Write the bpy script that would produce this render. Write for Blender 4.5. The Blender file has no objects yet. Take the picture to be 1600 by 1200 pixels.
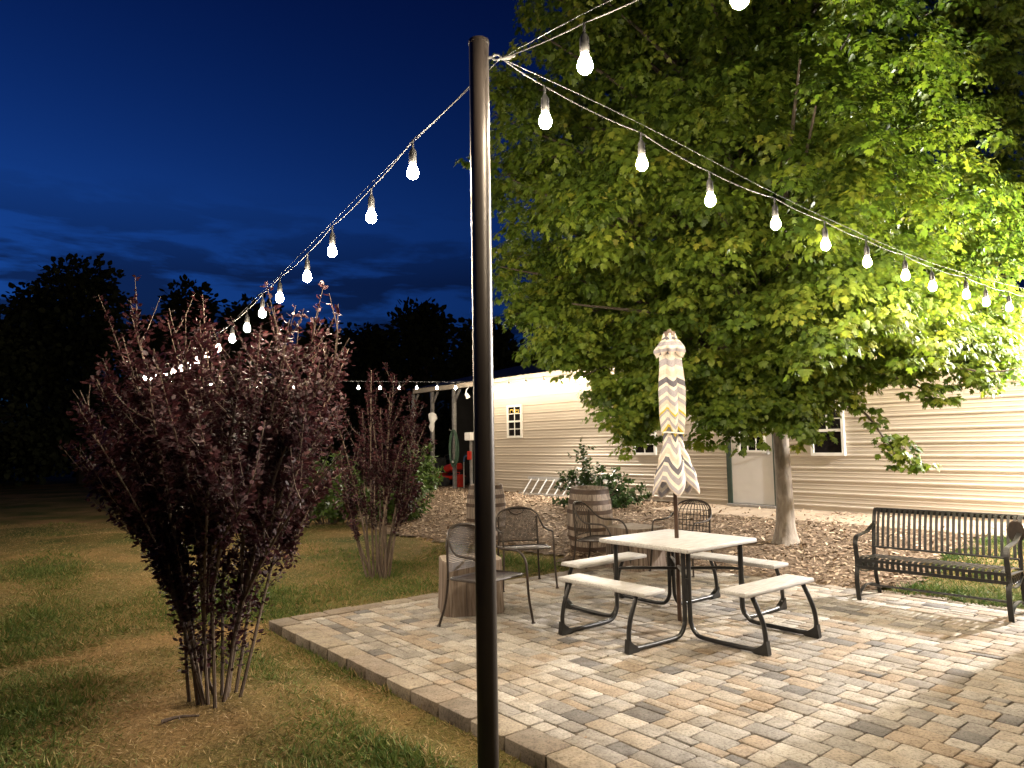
import bpy, math, random
import numpy as np
from mathutils import Vector, Matrix

SC = bpy.context.scene
COL = SC.collection
PI = math.pi
rng = np.random.default_rng(11)
random.seed(5)

# ------------------------------------------------------------------ camera
F = 1120.0                     # focal length in photo pixels (1600 wide)
H = 1.6
PITCH = math.atan(95 / F)
ROLL = -0.0155
MCAM = Matrix.Rotation(PI / 2 + PITCH, 3, 'X') @ Matrix.Rotation(ROLL, 3, 'Z')
CAM = Vector((0, 0, H))


def ray(px, py):
    return (MCAM @ Vector(((px - 800) / F, -(py - 600) / F, -1))).normalized()


def gnd(px, py, z=0.0):
    d = ray(px, py)
    return CAM + d * ((z - H) / d.z)


def at(px, py, y):
    d = ray(px, py)
    return CAM + d * (y / d.y)


def on_plane(px, py, p0, dir2):
    """point on the vertical plane through p0 running along dir2"""
    n = Vector((-dir2[1], dir2[0], 0))
    d = ray(px, py)
    return CAM + d * ((Vector((p0[0], p0[1], 0)) - CAM).dot(n) / d.dot(n))


cam = bpy.data.cameras.new('camera')
cam.sensor_width = 36
cam.lens = F / 1600 * 36
cam.clip_start = 0.05
cam.clip_end = 3000
camo = bpy.data.objects.new('camera', cam)
COL.objects.link(camo)
camo.matrix_world = Matrix.Translation(CAM) @ MCAM.to_4x4()
SC.camera = camo

# ------------------------------------------------------------------ setting axes
W0 = Vector((0, 20.2, 0))                       # building wall line
WD = Vector((1, -1.225, 0)).normalized()        # along the wall, to the right
WN = Vector((-1.225, -1, 0)).normalized()       # out of the wall, to the viewer


def wall_s(px):
    u = (px - 800) / F
    return 20.2 * u / (WD.x - WD.y * u)


def wall_pt(s, out=0.0, z=0.0):
    p = W0 + WD * s + WN * out
    return Vector((p.x, p.y, z))


def wall_dist(x, y):
    return -((x - W0.x) * -WN.x + (y - W0.y) * -WN.y)


P0 = gnd(418, 970, 0)                           # patio corner
E1 = (gnd(880, 1200, 0) - P0).normalized()
E1 = (E1 * 0.5 + WD * 0.5).normalized()
E2 = Vector((-E1.y, E1.x, 0))
if E2.y < 0:
    E2 = -E2


def pat(a, b, z=0.0):
    p = P0 + E1 * a + E2 * b
    return Vector((p.x, p.y, z))


def to_pat(x, y):
    dx, dy = x - P0.x, y - P0.y
    return dx * E1.x + dy * E1.y, dx * E2.x + dy * E2.y


def pat_back(a):
    return 4.95 + 0.10 * a


def sstep(a, b, x):
    t = np.clip((x - a) / (b - a), 0, 1)
    return t * t * (3 - 2 * t)


MOUND = gnd(185, 840, -0.08)
SHRUB = gnd(338, 1103, -0.08)


def hgt(x, y):
    x = np.asarray(x, float); y = np.asarray(y, float)
    pd = (x - W0.x) * WN.x + (y - W0.y) * WN.y
    z = -0.08 + 0.06 * (1 - sstep(5.6, 9.0, pd)) + 0.27 * (1 - sstep(1.6, 5.8, pd))
    z = z + 0.012 * np.sin(x * 1.7 + 0.4) * np.sin(y * 1.3) + 0.008 * np.sin(x * 4.1) * np.cos(y * 3.7 + 1)
    z = z + 0.10 * np.exp(-(((x - MOUND.x) / 0.9) ** 2 + ((y - MOUND.y) / 0.45) ** 2))
    z = z + 0.05 * np.exp(-(((x - SHRUB.x) / 0.6) ** 2 + ((y - SHRUB.y) / 0.6) ** 2))
    a = (x - P0.x) * E1.x + (y - P0.y) * E1.y
    b = (x - P0.x) * E2.x + (y - P0.y) * E2.y
    e = np.minimum(a, b)
    e = np.minimum(e, pat_back(a) - b)
    z = np.where(e > -0.15, z + (np.minimum(z, -0.07) - z) * sstep(-0.15, 0.02, e), z)
    return z


# ------------------------------------------------------------------ mesh helpers
class MB:
    def __init__(s):
        s.v = []; s.f = []; s.uvz = None

    def add(s, vs, fs):
        b = len(s.v)
        s.v += [tuple(v) for v in vs]
        s.f += [tuple(i + b for i in f) for f in fs]
        return s

    def box(s, c, size, rot=None, bev=0.0):
        hx, hy, hz = size[0] / 2, size[1] / 2, size[2] / 2
        c = Vector(c)
        if bev <= 0:
            vs = [Vector((x, y, z)) for x in (-hx, hx) for y in (-hy, hy) for z in (-hz, hz)]
            fs = [(0, 1, 3, 2), (4, 6, 7, 5), (0, 4, 5, 1), (2, 3, 7, 6), (0, 2, 6, 4), (1, 5, 7, 3)]
        else:
            import bmesh
            bm = bmesh.new()
            bmesh.ops.create_cube(bm, size=1)
            for v in bm.verts:
                v.co = Vector((v.co.x * size[0], v.co.y * size[1], v.co.z * size[2]))
            bmesh.ops.bevel(bm, geom=bm.edges[:], offset=bev, segments=2, affect='EDGES', profile=0.5)
            bm.verts.index_update()
            vs = [v.co.copy() for v in bm.verts]
            fs = [tuple(v.index for v in f.verts) for f in bm.faces]
            bm.free()
        if rot is not None:
            vs = [rot @ v for v in vs]
        return s.add([v + c for v in vs], fs)

    def tube(s, pts, r, n=8, cap=True):
        pts = [Vector(p) for p in pts]
        rs = r if isinstance(r, (list, tuple)) else [r] * len(pts)
        if len(pts) < 2:
            return s
        t0 = (pts[1] - pts[0]).normalized()
        up = Vector((0, 0, 1)) if abs(t0.z) < 0.9 else Vector((1, 0, 0))
        nrm = t0.cross(up).normalized()
        vs = []
        for i, p in enumerate(pts):
            a = pts[max(i - 1, 0)]; b = pts[min(i + 1, len(pts) - 1)]
            t = (b - a)
            t = t.normalized() if t.length > 1e-9 else t0
            nrm = (nrm - t * nrm.dot(t))
            nrm = nrm.normalized() if nrm.length > 1e-6 else t.orthogonal().normalized()
            bi = t.cross(nrm)
            for k in range(n):
                q = 2 * PI * k / n
                vs.append(p + (nrm * math.cos(q) + bi * math.sin(q)) * rs[i])
        fs = []
        for i in range(len(pts) - 1):
            for k in range(n):
                k2 = (k + 1) % n
                fs.append((i * n + k, i * n + k2, (i + 1) * n + k2, (i + 1) * n + k))
        if cap:
            fs.append(tuple(range(n - 1, -1, -1)))
            m = (len(pts) - 1) * n
            fs.append(tuple(m + k for k in range(n)))
        return s.add(vs, fs)

    def strip(s, pts, width_vec, thick_vec):
        """flat bar of rectangular section along pts"""
        w = Vector(width_vec) / 2
        pts = [Vector(p) for p in pts]
        vs = []
        for i, p in enumerate(pts):
            a = pts[max(i - 1, 0)]; b = pts[min(i + 1, len(pts) - 1)]
            t = (b - a).normalized()
            th = t.cross(w)
            th = th.normalized() * (Vector(thick_vec).length / 2) if th.length > 1e-9 else Vector(thick_vec) / 2
            vs += [p - w - th, p + w - th, p + w + th, p - w + th]
        fs = []
        for i in range(len(pts) - 1):
            for k in range(4):
                k2 = (k + 1) % 4
                fs.append((i * 4 + k, i * 4 + k2, i * 4 + 4 + k2, i * 4 + 4 + k))
        fs.append((3, 2, 1, 0))
        m = (len(pts) - 1) * 4
        fs.append((m, m + 1, m + 2, m + 3))
        return s.add(vs, fs)

    def lathe(s, prof, n=24, c=(0, 0, 0), cap=True):
        c = Vector(c)
        vs = []
        for (r, z) in prof:
            for k in range(n):
                q = 2 * PI * k / n
                vs.append(c + Vector((r * math.cos(q), r * math.sin(q), z)))
        fs = []
        for i in range(len(prof) - 1):
            for k in range(n):
                k2 = (k + 1) % n
                fs.append((i * n + k, i * n + k2, (i + 1) * n + k2, (i + 1) * n + k))
        if cap:
            fs.append(tuple(range(n - 1, -1, -1)))
            m = (len(prof) - 1) * n
            fs.append(tuple(m + k for k in range(n)))
        return s.add(vs, fs)

    def shift(s, off):
        s.v = [(v[0] - off[0], v[1] - off[1], v[2] - off[2]) for v in s.v]
        return s

    def build(s, name, mat, parent=None, smooth=False, org=None):
        if org is not None:
            s.shift(org)
        me = bpy.data.meshes.new(name)
        me.from_pydata(s.v, [], s.f)
        me.update()
        return link(name, me, mat, parent, smooth)


def link(name, me, mat, parent=None, smooth=False):
    if mat is not None:
        me.materials.append(mat)
    if smooth:
        me.polygons.foreach_set('use_smooth', [True] * len(me.polygons))
        try:
            me.set_sharp_from_angle(angle=math.radians(42))
        except Exception:
            pass
    o = bpy.data.objects.new(name, me)
    COL.objects.link(o)
    if parent is not None:
        o.parent = parent
    return o


def np_mesh(name, V, faces_sizes, loops, mat, parent=None, attrs=None, smooth=False):
    """V (n,3); faces_sizes (m,), loops flat indices; attrs {name: per-vertex float}"""
    me = bpy.data.meshes.new(name)
    me.vertices.add(len(V))
    me.vertices.foreach_set('co', np.asarray(V, np.float32).ravel())
    me.loops.add(len(loops))
    me.loops.foreach_set('vertex_index', np.asarray(loops, np.int32))
    fs = np.asarray(faces_sizes, np.int32)
    me.polygons.add(len(fs))
    st = np.concatenate([[0], np.cumsum(fs)[:-1]]).astype(np.int32)
    me.polygons.foreach_set('loop_start', st)
    me.update(calc_edges=True)
    if attrs:
        for k, a in attrs.items():
            at_ = me.attributes.new(k, 'FLOAT', 'POINT')
            at_.data.foreach_set('value', np.asarray(a, np.float32))
    me.validate()
    return link(name, me, mat, parent, smooth)


def tag(o, label=None, cat=None, group=None, kind=None):
    if label: o['label'] = label
    if cat: o['category'] = cat
    if group: o['group'] = group
    if kind: o['kind'] = kind
    return o


def thing(name, label, cat, loc=(0, 0, 0), rz=0.0, group=None):
    o = bpy.data.objects.new(name, None)
    o.empty_display_size = 0.1
    COL.objects.link(o)
    o.location = loc
    o.rotation_euler = (0, 0, rz)
    return tag(o, label, cat, group)


def smooth_path(pts, n=6):
    """Catmull-Rom through pts"""
    P = [Vector(p) for p in pts]
    P = [P[0] * 2 - P[1]] + P + [P[-1] * 2 - P[-2]]
    out = []
    for i in range(1, len(P) - 2):
        for k in range(n):
            t = k / n
            a, b, c, d = P[i - 1], P[i], P[i + 1], P[i + 2]
            out.append(0.5 * ((2 * b) + (c - a) * t + (2 * a - 5 * b + 4 * c - d) * t * t + (3 * b - a - 3 * c + d) * t ** 3))
    out.append(P[-2])
    return out


# ------------------------------------------------------------------ materials
def new_mat(name):
    m = bpy.data.materials.new(name)
    m.use_nodes = True
    nt = m.node_tree
    b = nt.nodes['Principled BSDF']
    return m, nt, b


def N(nt, t, **kw):
    n = nt.nodes.new(t)
    for k, v in kw.items():
        setattr(n, k, v)
    return n


def ramp(nt, fac, stops, interp='LINEAR'):
    r = N(nt, 'ShaderNodeValToRGB')
    cr = r.color_ramp
    cr.interpolation = interp
    while len(cr.elements) < len(stops):
        cr.elements.new(0.5)
    for e, (p, c) in zip(cr.elements, stops):
        e.position = p
        e.color = (*c, 1) if len(c) == 3 else c
    nt.links.new(fac, r.inputs[0])
    return r.outputs[0]


def noise(nt, scale, detail=5, rough=0.55, coord='Object', stretch=None, dim='3D', dist=0.0):
    tc = N(nt, 'ShaderNodeTexCoord')
    n = N(nt, 'ShaderNodeTexNoise')
    n.inputs['Scale'].default_value = scale
    n.inputs['Detail'].default_value = detail
    n.inputs['Roughness'].default_value = rough
    n.inputs['Distortion'].default_value = dist
    src = tc.outputs[coord]
    if stretch:
        mp = N(nt, 'ShaderNodeMapping')
        mp.inputs['Scale'].default_value = stretch
        nt.links.new(src, mp.inputs[0]); src = mp.outputs[0]
    nt.links.new(src, n.inputs['Vector'])
    return n.outputs['Fac']


def bump(nt, b, fac, strength=0.3, dist=0.01):
    bp = N(nt, 'ShaderNodeBump')
    bp.inputs['Strength'].default_value = strength
    bp.inputs['Distance'].default_value = dist
    nt.links.new(fac, bp.inputs['Height'])
    nt.links.new(bp.outputs[0], b.inputs['Normal'])


def mix(nt, fac, a, b, mode='MIX'):
    m = N(nt, 'ShaderNodeMix', data_type='RGBA', blend_type=mode)
    for sock, v in ((m.inputs[0], fac), (m.inputs[6], a), (m.inputs[7], b)):
        if hasattr(v, 'links'):
            nt.links.new(v, sock)
        elif isinstance(v, (int, float)):
            sock.default_value = v
        else:
            sock.default_value = (*v, 1)
    return m.outputs[2]


def attr(nt, name):
    a = N(nt, 'ShaderNodeAttribute', attribute_name=name)
    return a.outputs['Fac']


def simple(name, stops, scale=8, rough=0.6, metal=0.0, bs=0.2, bd=0.004, stretch=None, spec=0.5, bscale=None, detail=6):
    m, nt, b = new_mat(name)
    f = noise(nt, scale, detail, stretch=stretch)
    nt.links.new(ramp(nt, f, stops), b.inputs['Base Color'])
    b.inputs['Roughness'].default_value = rough
    b.inputs['Metallic'].default_value = metal
    b.inputs['Specular IOR Level'].default_value = spec
    if bs > 0:
        bump(nt, b, noise(nt, bscale or scale * 4, 4, stretch=stretch), bs, bd)
    return m


def emit(name, col, strength):
    m, nt, b = new_mat(name)
    nt.nodes.remove(b)
    e = N(nt, 'ShaderNodeEmission')
    e.inputs[0].default_value = (*col, 1)
    e.inputs[1].default_value = strength
    nt.links.new(e.outputs[0], nt.nodes['Material Output'].inputs[0])
    return m


def leaf_mat(name, stops, trans=0.35, rough=0.45, tcol=None, spec=0.4):
    m, nt, b = new_mat(name)
    a = attr(nt, 'tint')
    c = ramp(nt, a, stops)
    nt.links.new(c, b.inputs['Base Color'])
    b.inputs['Roughness'].default_value = rough
    b.inputs['Specular IOR Level'].default_value = spec
    tr = N(nt, 'ShaderNodeBsdfTranslucent')
    if tcol:
        nt.links.new(mix(nt, 1.0, c, tcol, 'MULTIPLY'), tr.inputs[0])
    else:
        nt.links.new(c, tr.inputs[0])
    ms = N(nt, 'ShaderNodeMixShader')
    ms.inputs[0].default_value = trans
    nt.links.new(b.outputs[0], ms.inputs[1])
    nt.links.new(tr.outputs[0], ms.inputs[2])
    nt.links.new(ms.outputs[0], nt.nodes['Material Output'].inputs[0])
    return m


M = {}
M['black'] = simple('black_powder_coat', [(0.3, (0.010, 0.010, 0.011)), (0.7, (0.020, 0.019, 0.018))], 20, 0.38, 0, 0.12, 0.001)
M['iron'] = simple('brown_wrought_iron', [(0.3, (0.020, 0.016, 0.014)), (0.65, (0.05, 0.036, 0.028)), (0.8, (0.09, 0.05, 0.03))], 14, 0.45, 0.3, 0.25, 0.002)
M['bronze'] = simple('bronze_painted_pole', [(0.3, (0.019, 0.0155, 0.0135)), (0.55, (0.034, 0.027, 0.023)), (0.75, (0.052, 0.042, 0.036))], 14, 0.40, 0.3, 0.35, 0.0015, stretch=(1, 1, 0.15))
M['resin'] = simple('pale_resin', [(0.35, (0.30, 0.285, 0.272)), (0.6, (0.47, 0.455, 0.44))], 7, 0.55, 0, 0.35, 0.002, stretch=(1, 14, 14), bscale=10)
M['umbrella_pole'] = simple('bronze_tube', [(0.3, (0.06, 0.035, 0.025)), (0.7, (0.09, 0.055, 0.04))], 9, 0.35, 0.3, 0.0)
M['cable'] = simple('weathered_cable', [(0.3, (0.014, 0.014, 0.014)), (0.7, (0.035, 0.035, 0.035))], 30, 0.7, 0, 0)
M['wire'] = simple('steel_wire', [(0.3, (0.1, 0.1, 0.1)), (0.7, (0.2, 0.2, 0.2))], 30, 0.5, 0.6, 0)
M['socket'] = simple('black_rubber', [(0.3, (0.015, 0.015, 0.015)), (0.7, (0.03, 0.03, 0.03))], 30, 0.5, 0, 0)
M['stump'] = None
M['white_trim'] = simple('white_trim', [(0.3, (0.66, 0.64, 0.60)), (0.7, (0.78, 0.77, 0.74))], 5, 0.5, 0, 0.05, 0.001)
M['door'] = simple('door_paint', [(0.3, (0.55, 0.52, 0.49)), (0.7, (0.60, 0.57, 0.54))], 3, 0.45, 0, 0.05, 0.001)
M['jamb'] = simple('dark_green_jamb', [(0.3, (0.015, 0.03, 0.02)), (0.7, (0.03, 0.05, 0.035))], 9, 0.5, 0, 0.1, 0.001)
M['steel'] = simple('galvanised_steel', [(0.3, (0.22, 0.21, 0.2)), (0.7, (0.40, 0.38, 0.36))], 12, 0.5, 0.5, 0.1, 0.001)
M['alu'] = simple('aluminium', [(0.3, (0.5, 0.5, 0.5)), (0.7, (0.68, 0.67, 0.65))], 14, 0.4, 0.5, 0.05, 0.001)
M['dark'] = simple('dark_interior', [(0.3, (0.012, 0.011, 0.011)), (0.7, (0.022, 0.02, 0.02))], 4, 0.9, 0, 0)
M['red'] = simple('red_paint', [(0.3, (0.35, 0.02, 0.012)), (0.7, (0.5, 0.035, 0.02))], 6, 0.35, 0, 0.05, 0.001)
M['hose'] = simple('green_hose', [(0.3, (0.03, 0.07, 0.045)), (0.7, (0.07, 0.12, 0.08))], 12, 0.5, 0, 0)
M['bluegrip'] = simple('blue_plastic', [(0.3, (0.05, 0.12, 0.25)), (0.7, (0.08, 0.16, 0.3))], 12, 0.5, 0, 0)
M['rubber'] = simple('tyre_rubber', [(0.3, (0.01, 0.01, 0.01)), (0.7, (0.025, 0.025, 0.025))], 12, 0.8, 0, 0.2)
M['white_plastic'] = simple('white_plastic', [(0.3, (0.7, 0.68, 0.65)), (0.7, (0.8, 0.79, 0.77))], 6, 0.5, 0, 0)
M['yellow'] = simple('plain_yellow', [(0.3, (0.7, 0.5, 0.05)), (0.7, (0.8, 0.6, 0.1))], 6, 0.6, 0, 0)
M['hoop'] = simple('rusty_hoop', [(0.3, (0.05, 0.031, 0.022)), (0.7, (0.105, 0.066, 0.046))], 12, 0.65, 0.2, 0.25, 0.002)
M['concrete'] = simple('old_concrete', [(0.25, (0.25, 0.185, 0.13)), (0.6, (0.36, 0.28, 0.2)), (0.8, (0.42, 0.33, 0.25))], 2.2, 0.9, 0, 0.4, 0.006, bscale=30)
M['bulb'] = emit('lit_bulb', (1.0, 0.83, 0.60), 720.0)
M['soft_bulb'] = emit('dim_lit_bulb', (1.0, 0.83, 0.60), 360.0)
M['lens'] = emit('lit_flood_lens', (1.0, 0.9, 0.74), 150.0)


def wood_mat(name, dark, mid, light, st=(14, 14, 0.8), sc=3.0, per=None):
    m, nt, b = new_mat(name)
    f = noise(nt, sc, 8, 0.65, stretch=st, dist=0.6)
    c = ramp(nt, f, [(0.28, dark), (0.5, mid), (0.72, light)])
    if per:
        a = attr(nt, per)
        c = mix(nt, 1.0, c, ramp(nt, a, [(0, (0.7, 0.68, 0.66)), (1, (1.12, 1.08, 1.05))]), 'MULTIPLY')
    nt.links.new(c, b.inputs['Base Color'])
    b.inputs['Roughness'].default_value = 0.8
    b.inputs['Specular IOR Level'].default_value = 0.25
    bump(nt, b, f, 0.7, 0.012)
    return m


M['stave'] = wood_mat('weathered_stave', (0.13, 0.10, 0.08), (0.30, 0.25, 0.21), (0.46, 0.40, 0.345), per='tint')
M['stump'] = wood_mat('weathered_stump', (0.07, 0.05, 0.04), (0.19, 0.145, 0.115), (0.31, 0.255, 0.21), st=(20, 20, 1.0), sc=1.6)
M['stump_top'] = wood_mat('stump_top_wood', (0.20, 0.15, 0.11), (0.32, 0.26, 0.2), (0.42, 0.35, 0.28), st=(3, 12, 1), sc=3)
M['bark'] = wood_mat('maple_bark', (0.10, 0.08, 0.062), (0.21, 0.175, 0.14), (0.34, 0.295, 0.245), st=(6, 6, 1.6), sc=2.4)
M['limb'] = wood_mat('maple_limb_bark', (0.04, 0.032, 0.024), (0.085, 0.068, 0.052), (0.14, 0.115, 0.09), st=(6, 6, 1.6), sc=2.4)
M['twig'] = wood_mat('shrub_bark', (0.055, 0.038, 0.03), (0.12, 0.088, 0.068), (0.21, 0.16, 0.125), st=(10, 10, 1.2), sc=3)
M['dark_bark'] = wood_mat('dark_bark', (0.02, 0.016, 0.012), (0.04, 0.03, 0.025), (0.06, 0.05, 0.04))

M['maple'] = leaf_mat('maple_leaves', [(0.0, (0.040, 0.075, 0.013)), (0.35, (0.105, 0.165, 0.022)), (0.7, (0.19, 0.245, 0.032)), (1.0, (0.29, 0.29, 0.04))], 0.45, 0.5, (1.1, 1.15, 0.6))
M['purple'] = leaf_mat('purple_leaves', [(0.0, (0.022, 0.007, 0.010)), (0.6, (0.048, 0.014, 0.018)), (0.9, (0.105, 0.036, 0.034)), (1.0, (0.19, 0.08, 0.06))], 0.25, 0.55, spec=0.28)
M['green_leaf'] = leaf_mat('shrub_leaves', [(0.0, (0.04, 0.075, 0.016)), (0.6, (0.085, 0.14, 0.026)), (1.0, (0.16, 0.20, 0.04))], 0.3, 0.4)
M['rose_leaf'] = leaf_mat('rose_leaves', [(0.0, (0.022, 0.045, 0.012)), (0.7, (0.05, 0.09, 0.02)), (1.0, (0.11, 0.13, 0.035))], 0.25, 0.4)
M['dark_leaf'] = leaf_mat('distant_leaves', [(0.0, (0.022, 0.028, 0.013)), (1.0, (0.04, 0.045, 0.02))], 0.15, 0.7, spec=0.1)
M['blade'] = leaf_mat('grass_blades', [(0.0, (0.055, 0.10, 0.022)), (0.4, (0.13, 0.17, 0.04)), (0.62, (0.29, 0.215, 0.085)), (1.0, (0.50, 0.36, 0.19))], 0.3, 0.6, spec=0.2)
M['chip'] = leaf_mat('wood_chips', [(0.0, (0.08, 0.05, 0.033)), (0.35, (0.24, 0.165, 0.11)), (0.7, (0.40, 0.30, 0.205)), (1.0, (0.55, 0.44, 0.32))], 0.0, 0.85, spec=0.15)


def lawn_mat():
    m, nt, b = new_mat('lawn_thatch')
    big = noise(nt, 0.55, 5, 0.6)
    fine = noise(nt, 38, 6, 0.7)
    c1 = ramp(nt, big, [(0.36, (0.075, 0.095, 0.025)), (0.5, (0.17, 0.135, 0.05)), (0.62, (0.30, 0.195, 0.085))])
    c2 = ramp(nt, fine, [(0.3, (0.45, 0.42, 0.4)), (0.7, (1.3, 1.25, 1.2))])
    nt.links.new(mix(nt, 1.0, c1, c2, 'MULTIPLY'), b.inputs['Base Color'])
    b.inputs['Roughness'].default_value = 0.95
    b.inputs['Specular IOR Level'].default_value = 0.1
    bump(nt, b, fine, 0.8, 0.03)
    return m


M['lawn'] = lawn_mat()
M['soil'] = simple('mulch_soil', [(0.3, (0.06, 0.042, 0.028)), (0.5, (0.15, 0.105, 0.07)), (0.68, (0.28, 0.21, 0.145))], 24, 0.95, 0, 0.8, 0.03, bscale=40, spec=0.1)


def stone_mat(name, stops):
    m, nt, b = new_mat(name)
    a = attr(nt, 'tint')
    c = ramp(nt, a, stops, 'CONSTANT')
    blot = noise(nt, 9, 6, 0.65)
    grit = noise(nt, 62, 4, 0.75)
    dirt = noise(nt, 1.1, 5, 0.6)
    c = mix(nt, 1.0, c, ramp(nt, blot, [(0.3, (0.68, 0.67, 0.66)), (0.5, (0.98, 0.98, 0.98)), (0.7, (1.2, 1.19, 1.18))]), 'MULTIPLY')
    c = mix(nt, 1.0, c, ramp(nt, grit, [(0.36, (0.55, 0.53, 0.51)), (0.47, (1, 1, 1)), (0.66, (1.22, 1.22, 1.22))]), 'MULTIPLY')
    c = mix(nt, 1.0, c, ramp(nt, dirt, [(0.36, (0.80, 0.74, 0.66)), (0.55, (1, 1, 1))]), 'MULTIPLY')
    nt.links.new(c, b.inputs['Base Color'])
    b.inputs['Roughness'].default_value = 0.85
    b.inputs['Specular IOR Level'].default_value = 0.25
    bump(nt, b, mix(nt, 0.5, blot, grit), 0.55, 0.006)
    return m


M['paver'] = stone_mat('patio_pavers', [
    (0.0, (0.355, 0.325, 0.285)), (0.2, (0.30, 0.26, 0.215)), (0.34, (0.265, 0.248, 0.228)), (0.48, (0.30, 0.245, 0.19)),
    (0.60, (0.385, 0.36, 0.325)), (0.76, (0.225, 0.21, 0.195)), (0.85, (0.31, 0.29, 0.265)), (0.95, (0.15, 0.142, 0.138))])
M['edging'] = stone_mat('patio_edging', [(0.0, (0.22, 0.18, 0.14)), (0.4, (0.26, 0.22, 0.17)), (0.75, (0.19, 0.16, 0.13))])
M['joint'] = simple('joint_sand', [(0.3, (0.05, 0.04, 0.03)), (0.7, (0.12, 0.098, 0.075))], 30, 0.95, 0, 0.6, 0.01, spec=0.1)


def siding_mat():
    m, nt, b = new_mat('tan_metal_siding')
    f = noise(nt, 1.3, 5, 0.6, stretch=(0.3, 0.3, 3))
    nt.links.new(ramp(nt, f, [(0.3, (0.42, 0.36, 0.29)), (0.7, (0.48, 0.42, 0.345))]), b.inputs['Base Color'])
    b.inputs['Roughness'].default_value = 0.42
    b.inputs['Metallic'].default_value = 0.0
    bump(nt, b, noise(nt, 2.5, 2), 0.06, 0.02)
    return m


M['siding'] = siding_mat()
M['roof'] = simple('roof_metal', [(0.3, (0.02, 0.02, 0.022)), (0.7, (0.035, 0.034, 0.034))], 3, 0.5, 0.2, 0.05)
M['shade_house'] = simple('shade_house_siding', [(0.3, (0.3, 0.27, 0.24)), (0.7, (0.36, 0.33, 0.29))], 3, 0.8, 0, 0.1)


def glass_mat():
    m, nt, b = new_mat('dark_window_glass')
    b.inputs['Base Color'].default_value = (0.012, 0.010, 0.010, 1)
    b.inputs['Roughness'].default_value = 0.06
    b.inputs['Specular IOR Level'].default_value = 0.5
    bump(nt, b, noise(nt, 2, 2), 0.03, 0.01)
    return m


M['glass'] = glass_mat()


def canopy_mat():
    m, nt, b = new_mat('striped_canopy')
    a = attr(nt, 'stripe')
    fr = N(nt, 'ShaderNodeMath', operation='FRACT')
    ml = N(nt, 'ShaderNodeMath', operation='MULTIPLY')
    ml.inputs[1].default_value = 1.25
    nt.links.new(a, ml.inputs[0]); nt.links.new(ml.outputs[0], fr.inputs[0])
    cream = (0.66, 0.60, 0.52); grey = (0.34, 0.32, 0.35); slate = (0.13, 0.125, 0.15); must = (0.50, 0.40, 0.06); peach = (0.58, 0.49, 0.42)
    seq = [(0, cream), (.07, grey), (.11, cream), (.16, must), (.195, slate), (.255, cream), (.32, grey), (.40, cream), (.45, peach),
           (.52, cream), (.56, slate), (.63, cream), (.67, grey), (.75, cream), (.80, grey), (.85, peach), (.90, cream), (.945, must), (.97, grey)]
    c = ramp(nt, fr.outputs[0], seq, 'CONSTANT')
    w = noise(nt, 90, 3)
    c = mix(nt, 1.0, c, ramp(nt, w, [(0.3, (0.85, 0.85, 0.85)), (0.7, (1.08, 1.08, 1.08))]), 'MULTIPLY')
    nt.links.new(c, b.inputs['Base Color'])
    b.inputs['Roughness'].default_value = 0.85
    b.inputs['Specular IOR Level'].default_value = 0.15
    bump(nt, b, noise(nt, 14, 4), 0.25, 0.01)
    return m


M['canopy'] = canopy_mat()

# ------------------------------------------------------------------ world
wd = bpy.data.worlds.new('World')
SC.world = wd
wd.use_nodes = True
nt = wd.node_tree
bg = nt.nodes['Background']
sky = N(nt, 'ShaderNodeTexSky', sky_type='NISHITA')
sky.sun_disc = False
sky.sun_elevation = math.radians(-4.0)
sky.sun_rotation = math.radians(-60)
sky.altitude = 200
sky.air_density = 1.0
sky.dust_density = 0.3
sky.ozone_density = 4.0
tc = N(nt, 'ShaderNodeTexCoord')
sep = N(nt, 'ShaderNodeSeparateXYZ')
nt.links.new(tc.outputs['Generated'], sep.inputs[0])
mp = N(nt, 'ShaderNodeMapping')
mp.inputs['Scale'].default_value = (1.0, 1.0, 5.0)
mp.inputs['Rotation'].default_value = (0.05, 0.12, 0)
nt.links.new(tc.outputs['Generated'], mp.inputs[0])
cn = N(nt, 'ShaderNodeTexNoise')
cn.inputs['Scale'].default_value = 5.6
cn.inputs['Detail'].default_value = 7
cn.inputs['Roughness'].default_value = 0.58
cn.inputs['Distortion'].default_value = 0.3
nt.links.new(mp.outputs[0], cn.inputs['Vector'])
cmask = ramp(nt, cn.outputs['Fac'], [(0.43, (0, 0, 0)), (0.54, (1, 1, 1))])
band = ramp(nt, sep.outputs['Z'], [(0.0, (1, 1, 1)), (0.22, (0.9, 0.9, 0.9)), (0.33, (0, 0, 0))])
cm = mix(nt, 1.0, cmask, band, 'MULTIPLY')
tone = ramp(nt, sep.outputs['Z'], [(0.0, (0.012, 0.06, 0.16)), (0.10, (0.06, 0.26, 0.42)), (0.19, (0.15, 0.66, 0.93)), (0.30, (0.20, 0.86, 1.08)), (0.6, (0.06, 0.34, 0.56)), (1.0, (0.03, 0.16, 0.35))])
skyc = mix(nt, 1.0, sky.outputs[0], tone, 'MULTIPLY')
skyc = mix(nt, cm, skyc, mix(nt, 1.0, skyc, (0.55, 0.30, 0.28), 'MULTIPLY'))
nt.links.new(skyc, bg.inputs[0])
bg.inputs[1].default_value = 1.18
SKY_BG = bg

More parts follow.
